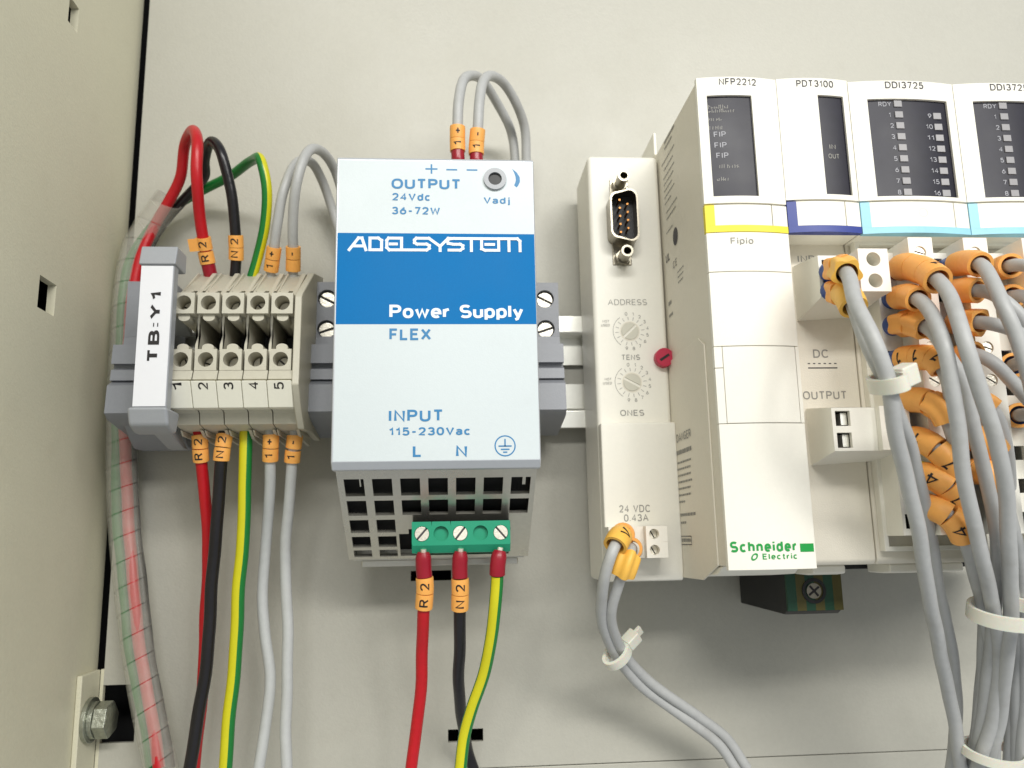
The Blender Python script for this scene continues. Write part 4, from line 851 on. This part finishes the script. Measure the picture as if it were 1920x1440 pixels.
# ground clamp
t = thing('ground_clamp', (90, -20, 10), 'black ground clamp with a green and yellow striped screw terminal under the modules', 'ground clamp')
gd0, gd1 = 24, 42; gx0_, gx1_ = 88.88, 104; gz1_, gz0_ = ZBt-2.6, -20.83
b = MB(); b.prism([(gz1_+1,4),(gz1_+1,gd1-2),(gz0_+0.8,gd1-2),(gz0_-0.2,gd1-4),(gz0_+0.4,4)], gx0_, gx1_, 'x'); b.build('clamp_body', 'blackp', t, bevel=0.3)
b = MB(); cx, cz = (gx0_+gx1_)/2-0.2, -14.83
nx = 6; wq = (gx1_-gx0_)/nx
for k in range(nx): b.box(gx0_+wq*k, gx0_+wq*(k+1), gz0_+0.9, gz1_+0.8, gd1-2+.01*(k%2), gd1-0.9+0.01*(k%2), m=k%2)
b.build('striped_plate', ['dgreen','dyel'], t)
b = MB(); b.pipe((cx,cz,gd1-2), (0,0,1), 3.3, 2.5, 1.4, 26); b.cyl((cx,cz,gd1-1.1), (0,0,1), 2.5, 0.15, 20); b.build('screw_collar', 'blackp', t)
b = MB(); b.cyl((cx-0.2,cz,gd1-0.8), (0,0,1), 2.0, 0.45, 22); strokes(b, [[(cx-1.4,cz-0.9),(cx+1.0,cz+0.9)]], 0.6, gd1-0.3, 1); strokes(b, [[(cx-1.1,cz+1.1),(cx+0.7,cz-1.1)]], 0.6, gd1-0.28, 1); b.build('screw', ['nickel','black_print'], t)
# ================================================================ wires on the terminal row
rw = 1.5
def nearz(d): return d
W = wire
zt0 = 79.14
# top of the row
W('jumper_wire', 'red wire looping over the top of block 2 into the clear wrap', [(-69.68,76.19,22),(-70.94,84.62,26),(-71.31,93.67,32),(-70.57,102.33,38),(-71.24,112.82,38),(-75.33,120.21,30),(-79.59,119.95,22),(-82.31,112.32,16),(-86.44,105.7,13),(-91.2,98.59,11),(-94.21,89.88,11),(-96.81,74.82,10),(-97.59,51.74,9),(-96.65,32.31,9),(-94.42,11.84,9),(-91.1,-11,10),(-86.74,-32.96,11),(-79.56,-59.18,14)], 1.7, 'red', ferr=('ferr',0,6,1.95), marks=((5.6,3.6,'R'),(9.7,3.6,'2','orange',True)), mr=2.2, cat='wire')
W('jumper_wire', 'black wire arching over the top of block 3 into the clear wrap', [(-63.26,77.03,22),(-62.32,83.4,25),(-62.16,90.47,28),(-62.99,101.91,32),(-65.6,111.64,34),(-69.81,116.92,30),(-73.83,114.84,22),(-75.26,112.42,16),(-78.59,110.65,12),(-84.95,105.64,9),(-90.62,98.9,8),(-94.21,90.96,8),(-96.68,75.72,7),(-96.95,52.14,7),(-95.62,27.84,6),(-93.6,10.39,6),(-90.26,-8.15,7),(-86.26,-29.02,8),(-78.25,-60.23,10)], 1.6, 'black', marks=((6.0,3.5,'N'),(9.6,3.5,'2')), mr=2.15)
W('jumper_wire', 'green and yellow striped earth wire arching over the top of block 4', [(-58.62,76.55,22),(-56.27,83.79,24),(-53.69,92.19,28),(-52.72,102.04,32),(-54.53,110.3,32),(-59.56,113.74,24),(-68.12,112.97,15),(-75.92,111.22,10),(-84.85,107.39,7),(-91.48,102.35,6),(-96.79,95.2,6),(-100.3,86.39,6),(-101.11,69.17,6),(-100.74,49.05,6),(-99.79,30.98,7),(-98.12,10.43,7),(-94.79,-12.57,7),(-90.43,-33.27,8),(-83.33,-60.29,9)], 1.55, 'gn', stripe=(1,6))
W('jumper_wire', 'grey wire with plus marker arching from the top of block 4 behind the power supply', [(-53.2,76.24,22),(-51.51,83.11,26),(-49.75,91.43,30),(-47.56,102.1,32),(-45.19,111.52,28),(-42.21,115.4,20),(-39.79,112.93,12),(-37.68,106.08,7),(-34.56,95.65,6),(-31.11,83.5,5),(-17.49,69.42,5)], 1.5, 'grey', marks=((3.6,3.5,'1'),(7.3,3.5,'+')), mr=2.15)
W('jumper_wire', 'grey wire with minus marker arching from the top of block 5 behind the power supply', [(-46.37,76.26,22),(-45.68,83.14,26),(-45.14,91.08,31),(-43.48,101.99,36),(-41.07,111.86,34),(-38.25,117.02,24),(-35.9,115.67,14),(-33.45,108.48,10),(-29.34,100.32,8),(-17.35,79.06,8)], 1.55, 'grey', marks=((3.6,3.5,''),(7.3,3.5,'-')), mr=2.15)
# bottom of the row
W('terminal_wire', 'red wire with R 2 markers hanging from block 1', [(-70.89,34.59,27),(-69.38,30.41,28),(-69.13,25.33,27),(-68.92,18.18,24),(-68.55,7.99,20),(-68.97,-3.85,16),(-69.56,-18.71,13),(-69.73,-33.33,12),(-70.21,-47.52,12),(-71,-60.69,12)], 1.65, 'red', marks=((4.8,3.5,'2'),(8.5,3.5,'R')), mr=2.2)
W('terminal_wire', 'black wire with N 2 markers hanging from block 2', [(-62.92,34.67,28),(-62.32,30.21,29),(-62.81,25.04,29),(-63.61,14.96,27),(-64.49,3.43,25),(-65.37,-8.07,23),(-66.27,-22.38,21),(-67.01,-33.66,20),(-68.46,-47.34,20),(-69.98,-58.7,20)], 1.75, 'black', marks=((4.6,3.5,'2'),(8.3,3.5,'N')), mr=2.2)
W('terminal_wire', 'yellow and green striped earth wire hanging straight down from block 3', [(-56.8,34.62,28),(-56.69,28.04,28),(-56.82,17.79,27),(-57.16,3.29,25),(-58.08,-11.1,23),(-59.02,-28.19,21),(-59.91,-43.54,20),(-60.51,-59.06,20)], 1.85, 'gn', stripe=(15,7))
W('terminal_wire', 'pale grey wire with plus marker hanging from block 4', [(-50.67,34.56,28),(-49.72,30.07,29),(-49.91,24.99,28),(-50.55,14.94,24),(-51.94,4.72,20),(-53.01,-8.59,17),(-52.42,-23.25,16),(-50.7,-34.75,16),(-50.79,-47.18,17),(-52.26,-59.88,18)], 1.6, 'greyw', ferr=('ferr',0,1.6,1.7), marks=((4.8,3.5,'+'),(8.5,3.5,'1')), mr=2.2)
W('terminal_wire', 'pale grey wire with minus marker hanging from block 5', [(-44.25,34.65,27),(-43.35,30.13,28),(-43.98,25.02,27),(-44.97,14.85,24),(-46.07,3.12,21),(-46.54,-8.66,19),(-45.71,-23.23,18),(-45.14,-37.43,18),(-45.29,-49.71,19),(-44.66,-59.66,20)], 1.6, 'greyw', marks=((5.0,3.5,'-'),(9.2,3.3,'1')), mr=2.2)
# spiral wrap
wp_ = [(-86.82,106.65,12),(-91.37,101.09,10),(-96.14,94.08,9),(-98.46,82.11,8.5),(-98.84,65.26,8),(-98.49,45.38,8),(-97.39,26.06,8),(-95.56,7.26,8),(-92.54,-11.04,8.5),(-88.22,-31.68,9.5),(-84.22,-45.83,11),(-79.55,-61.05,12)]
path = smooth_path(wp_, 0.35); T_, U_ = frames(path); b = MB(); acc = 0; prev = None; n = len(path); ring = []
tot = sum((path[i+1]-path[i]).length for i in range(n-1)); pit = 7.0; wd_r = 6.75
steps = int(tot/pit*22); rad = 4.6
cum = [0]
for i in range(n-1): cum.append(cum[-1]+(path[i+1]-path[i]).length)
def fr(s):
    s = max(0, min(tot-1e-3, s)); lo, hi = 0, n-1
    while hi-lo > 1:
        m_ = (lo+hi)//2
        if cum[m_] <= s: lo = m_
        else: hi = m_
    k = (s-cum[lo])/(cum[hi]-cum[lo]); return path[lo].lerp(path[hi], k), T_[lo], U_[lo].lerp(U_[hi], k)
vs = []; 
for j in range(steps+1):
    s0 = tot*j/steps; a = 2*math.pi*s0/pit*0.999+1.0
    for (off, rr) in ((-wd_r/2, rad), (wd_r/2, rad), (wd_r/2, rad-0.55), (-wd_r/2, rad-0.55)):
        p, tt, uu = fr(s0+off); ww = tt.cross(uu); vs.append(p+(uu*math.cos(a)*0.82+ww*math.sin(a))*rr)
fs = [(j*4+k, j*4+(k+1)%4, (j+1)*4+(k+1)%4, (j+1)*4+k) for j in range(steps) for k in range(4)]
b.add(vs, fs); one(b, 'spiral_wrap', 'clear', 'clear spiral cable wrap round the red, black and green wires by the side wall', 'cable wrap', smooth=60)
# ================================================================ wires of the power supply
W('supply_wire', 'red wire with R 2 markers leaving the green connector', [(PX[0]+0.4,-1.8,43),(-7.17,-5.94,42),(-6.79,-11.36,41),(-7.27,-18.17,39),(-7.74,-28.17,33),(-8.47,-39.7,28),(-9.99,-51.02,25),(-10.87,-59.93,24)], 1.65, 'red', ferr=('ferr',0.8,7.2,2.05), marks=((7.4,3.9,'2'),(11.5,3.9,'R')), mr=2.3)
W('supply_wire', 'black wire with N 2 markers leaving the green connector', [(PX[2]+0.1,-1.8,43),(2.17,-6.15,42),(2.27,-11.57,41),(2.1,-18.41,39),(2.09,-28.57,32),(1.94,-39.33,24),(2.38,-47.58,17),(3.62,-55.47,10),(4.85,-60.52,7),(6.66,-65.88,6)], 1.65, 'black', ferr=('ferr',0.8,7.6,2.05), marks=((7.9,3.9,'2'),(12.0,3.9,'N')), mr=2.3)
W('supply_wire', 'yellow and green earth wire curving away from the right pole of the green connector', [(PX[4]-0.1,-1.8,43),(11.92,-6.33,43),(11.77,-10.4,42),(11.32,-15.81,41),(10.37,-24.07,38),(8.46,-33.89,34),(5.35,-43.64,31),(3.06,-51.28,29),(1.88,-60.06,28)], 1.7, 'gn', stripe=(15,4), ferr=('ferr',0.8,7.0,2.05))
W('output_wire', 'grey wire with plus marker arching up from the power supply top', [(2.71,102.96,44),(2.46,108.59,44),(2.5,115.38,45),(2.86,122.75,45),(4.18,130.86,42),(7.23,137.44,34),(10.62,140.88,26),(15.16,138.28,18),(19.74,132.3,12),(21.69,122.57,9),(21.59,113.68,8)], 1.55, 'grey', ferr=('ferr',0.8,6.6,1.9), marks=((5.0,3.5,'1'),(8.6,3.5,'+')), mr=2.2)
W('output_wire', 'grey wire with minus marker arching up from the power supply top', [(7.8,102.71,44),(7.72,108.67,44),(8.21,114.67,45),(8.77,122.88,45),(9.84,129.89,43),(12.89,136.19,36),(17.1,138.4,28),(21.3,135.23,22),(24.25,130.27,16),(25.26,121.17,12),(25.24,112.84,10)], 1.55, 'grey', ferr=('ferr',0.8,6.0,1.9), marks=((4.4,3.5,'1'),(8.0,3.5,'-')), mr=2.2)
# ================================================================ two supply wires of the network module
W('module_wire', 'grey supply wire wearing the yellow V marker, outer one of the pair', [(46.25,0.08,37),(44.85,0.9,44),(41.77,-0.69,52),(39.62,-4.03,54),(38.16,-9.25,52),(38.16,-16.12,46),(40.15,-23.54,38),(43.96,-30.71,30),(50.47,-38.75,24),(59.37,-45.8,20),(67.97,-52.17,18),(75.87,-58.86,16),(81.11,-66.41,15)], 1.5, 'grey', marks=((3.2,4.8,'-'),(12.4,5.6,'V','yorange')), mr=3.1)
W('module_wire', 'grey supply wire with two short markers, inner one of the pair', [(48.54,-3.92,37),(46.94,-2.7,44),(45.04,-3.94,50),(43.59,-7.06,51),(42.07,-12.14,48),(41.09,-17.67,44),(42.42,-23.6,38),(45.84,-29.95,31),(51.84,-36.81,25),(60.74,-43.82,21),(69.93,-50.38,18),(77.87,-56.79,16),(83.85,-65.1,15)], 1.5, 'grey', marks=((4.0,5.2,''),(14.4,5.2,'','yorange',True)), mr=2.9)
zip_tie((44.48,-31.02,31), V((50.47,-38.75,24))-V((42.45,-27.43,34)), 3.4, 2.2, 2.8, 'white nylon tie holding the two wires below the network module', head=(0.4,1,0.2), hs=(4.2,3.6,3.4), tail=2.2)
# ================================================================ wires of the distribution module
W('module_wire', 'thick grey wire crossing in front of the modules from the upper power plug', [(91.74,62.6,74),(91.4,61.33,81),(88.94,56.79,90),(86.17,47.78,98),(86.78,38.67,102),(89.23,31.04,101),(92.09,22.75,97),(96.8,13.21,91),(102.81,-0.29,83),(108.87,-13.54,74),(117.02,-28.14,62),(125.56,-44.06,50),(131.03,-60.75,42)], 1.72, 'grey', ferr=('ferb',0,6.4,2.5), marks=((5.2,4.8,'',None,True),(10.2,6.2,'','yorange',True)), mr=3.2)
W('module_wire', 'second grey wire running beside the thick wire from the upper power plug', [(91.59,58.13,74),(91.65,56.28,80),(90.42,51.99,87),(89.98,42.89,92),(90.09,32.76,98),(94.83,24.29,94),(101.72,15.92,86),(108.7,3.26,77),(115.92,-11.69,66),(124.61,-29.35,54),(130.4,-45.35,44),(131.52,-62.29,36)], 1.62, 'grey', ferr=('ferb',0,6.4,2.5), marks=((5.0,4.8,'',None,True),(10.0,7.5,'','yorange')), mr=3.2)
zip_tie((90.36,30.44,99.4), V((92.09,22.75,97))-V((86.78,38.67,102)), 2.3, 3.8, 3.2, 'white nylon tie round the pair of wires beside the wired plugs', head=(1,0.1,-0.3), hs=(4.4,4.0,4.4), tail=1.6)
# wires of the wired plugs, from the top entry down; fm = ferrule, pairs of pixels measured on the photograph turned into mm
rows1 = [
 ('top wire of the left wired plug, in a long orange sleeve and crimson ferrule', [(111.67,64.39,68),(110.65,63.65,76),(110.44,59.89,84),(109.52,53.74,92),(107.77,45.68,98),(107.23,37.73,101),(111.07,26.77,99),(115.37,15.99,95),(119.9,5.01,89),(124.02,-6.52,82),(128.83,-20.13,72),(132.98,-33.53,62),(135.54,-44.89,54),(136.24,-60.44,44)], 'ferr', 1.72, [(6.0,6.6,''),(12.8,6.4,''),(19.4,5.0,'1')]),
 ('second wire of the left wired plug, bending down over its neighbours', [(109.52,57.37,68),(108.75,56.11,75),(107.82,54.27,82),(106.48,49.39,90),(104.58,39.84,97),(105.48,31.73,97),(107.4,22.89,95),(109.02,14.1,92),(112.12,5.18,88),(117.36,-5.22,82),(123.73,-16.27,74),(130.71,-28.29,64),(133.78,-43.58,54),(132.73,-59.8,46)], 'ferb', 1.7, [(7.2,5.8,''),(13.1,5.6,'1')]),
 ('third wire of the left wired plug with a scalloped orange marker', [(109.05,50.44,68),(108.28,49.42,75),(108.21,48.09,81),(108.3,44.24,88),(110.05,37.89,90),(113,31.86,90),(114.81,23.68,89),(117.77,13.35,86),(121.17,2.9,82),(125.05,-7.87,76),(127.72,-20.46,68),(130.99,-34.06,58),(133.21,-46.86,50),(133.76,-60.85,42)], 'ferb', 1.62, [(7.0,5.8,'',None,True),(13.0,6.2,'',None,True)]),
 ('fourth wire of the left wired plug with dark strokes on its marker', [(108.67,41.71,68),(108.13,40.84,75),(109.17,40.12,80),(110.52,38.72,84),(111.41,35.08,86),(112.66,27.91,85),(115.23,17.35,82),(120.47,4.3,76),(126.64,-10.61,68),(129.87,-26.26,60),(132.98,-44.31,50),(134.39,-61.39,40)], 'ferb', 1.6, [(7.2,4.4,'1',None,False,0.55),(11.7,4.4,'1',None,False,0.55),(16.2,4.0,'1',None,False,0.5)]),
 ('fifth wire of the left wired plug under the flared orange marker', [(109.69,30.97,68),(108.87,30.85,75),(109.65,29.75,80),(111.28,27.27,83),(113.35,21.5,83),(117.79,11.58,78),(124.61,-1.83,70),(130.16,-16.01,62),(132.33,-33.42,54),(134.33,-60.88,42)], 'ferb', 1.6, [(6.8,6.4,''),(13.4,6.4,'',None,True)]),
 ('sixth wire of the left wired plug with a broad tilted orange marker', [(109.82,22.27,68),(108.88,21.68,75),(109.99,19.94,79),(111.99,16.89,81),(115.29,10.93,79),(119.89,1.92,74),(126.98,-11.94,66),(132.53,-26.56,58),(135.65,-44.77,48),(137.29,-61.5,40)], 'ferb', 1.6, [(6.8,7.0,'1',None,False,0.7),(14.0,6.6,'1',None,False,0.6)]),
 ('seventh wire of the left wired plug with a bright yellow sleeve end', [(109.94,13.7,68),(108.98,13.41,75),(110.1,12.22,79),(112.76,9.81,80),(116.4,4.55,78),(121.69,-4.24,72),(128.7,-17.1,64),(135.29,-32.22,54),(138.06,-61.02,42)], 'ferb', 1.6, [(6.6,2.4,'','ymark'),(9.1,5.6,'4',None,False,0.6),(14.9,5.4,'1',None,False,0.6)]),
 ('eighth wire of the left wired plug, lowest of its column', [(110.15,6.02,68),(109.4,5.87,75),(110.49,4.85,79),(113.12,2.51,80),(116.56,-2.29,78),(121.69,-10.34,72),(128.32,-22.06,64),(135.28,-38.59,54),(139.5,-61.07,42)], 'ferb', 1.6, [(6.8,6.6,'1',None,False,0.6),(13.6,6.6,'4',None,False,0.6)]),
]
for lb, pts, fm, r, mk in rows1:
    W('plug_wire', lb, pts, r, 'grey', group='grey wires of the wired plugs', ferr=(fm,0,8.2,2.5), marks=mk, mr=3.3 if r > 1.71 else 3.0)
rows2 = [
 ('top wire of the middle wired plug, arching right under the slotted screw', [(124.72,65.01,68),(123.85,64.32,75),(123.43,63.08,81),(122.14,59.76,88),(121.03,53.58,93),(120.59,47.2,96),(122.59,38.87,96),(125.37,28.68,94),(129.66,15.37,88),(133.81,-0.85,80)], 'ferb', 1.7, [(8.5,5.9,''),(14.4,5.7,'1')]),
 ('second wire of the middle wired plug with a deep orange marker', [(126.02,59.36,68),(122.14,56.84,78),(121.57,55.25,84),(123.33,53.26,88),(126.71,48.91,90),(130.71,41.49,90),(132.63,27.27,88)], 'ferb', 1.6, [(7.5,5.9,''),(13.4,5.7,'')]),
 ('third wire of the middle wired plug, turning right below the small screw', [(125.87,51.26,68),(121.98,49.14,78),(121.36,47.54,84),(122.87,45.97,88),(127.2,43.34,90),(132.34,35.37,90)], 'ferb', 1.6, [(7.5,5.7,''),(13.2,5.7,'',None,True)]),
 ('fourth wire of the middle wired plug, running to the right edge', [(125.59,42.19,68),(121.46,40.78,78),(121.06,40.17,83),(123.09,37.49,86),(127.27,32.78,86),(134.04,25.44,84)], 'ferb', 1.6, [(7.2,2.9,'','ymark'),(10.2,5.7,'')]),
 ('fifth wire of the middle wired plug behind the crossing cables', [(125.23,30.31,68),(121.09,29.49,78),(120.62,28.79,83),(123,26.77,84),(126.21,19.66,82),(130.28,7.82,76),(134.7,-8.3,68),(138.87,-26.73,58),(143.83,-61.24,42)], 'ferb', 1.6, [(7.5,5.7,''),(13.2,5.7,'',None,True)]),
 ('sixth wire of the middle wired plug behind the crossing cables', [(125.23,21.57,68),(121.08,21.18,78),(121.46,20.44,82),(124.35,17.24,82),(127.85,7.76,78),(133.04,-8.21,70),(138.6,-26.5,60),(144.38,-60.75,44)], 'ferb', 1.6, [(7.5,5.9,''),(13.4,5.7,'')]),
 ('seventh wire of the middle wired plug, low between the cables', [(125.07,13.75,68),(120.87,13.5,78),(120.99,12.93,82),(123.71,10.6,82),(128.05,1.69,78),(135.47,-13.29,68),(140.75,-33.1,58),(144.47,-60.25,46)], 'ferb', 1.6, [(7.5,5.9,''),(13.4,5.7,'')]),
]
for lb, pts, fm, r, mk in rows2:
    W('plug_wire', lb, pts, r, 'grey', group='grey wires of the wired plugs', ferr=(fm,0,8.0,2.5), marks=mk, mr=3.0)
rows3 = [
 ('top wire of the plug at the right edge, in a fluted orange marker', [(139.89,65.5,68),(135.4,63.09,78),(134.21,61.44,84),(135.32,59.05,88),(138.18,52.02,88)], [(4.8,4.6,''),(9.6,4.4,'')]),
 ('second wire of the plug at the right edge with a yellow sleeve', [(139.99,57.7,68),(135.72,55.53,78),(135.56,53.77,83),(138.62,48.05,84)], [(4.8,2.2,'','ymark'),(7.2,4.4,'')]),
 ('third wire of the plug at the right edge, in a deep orange marker', [(139.24,39.67,68),(134.5,38.91,78),(134.07,38.6,83),(137.42,35.35,84)], [(4.8,4.4,'')]),
 ('fourth wire of the plug at the right edge, with crimson end', [(139.24,27.52,68),(134.37,26.59,78),(134.26,25.74,82),(137.41,20.76,82)], [(4.8,4.4,'')]),
]
for lb, pts, mk in rows3: W('plug_wire', lb, pts, 1.6, 'grey', group='grey wires of the wired plugs', ferr=('ferb',0,6.2,2.55), marks=mk, mr=3.0)
zip_tie((128.86,-18.94,72), (0.0,1,0.35), 8.2, 6.2, 3.2, 'wide white nylon tie gathering the cable bundle at the right edge', head=(1,0,0.2), hs=(4.5,4.5,4.5), tail=0)
zip_tie((136.89,-55.52,47), (0.12,1,0.3), 7.0, 5.5, 2.2, 'white nylon tie round the cable bundle at the bottom edge', head=(1,0.2,0.2), hs=(4.0,4.0,4.0), tail=0)
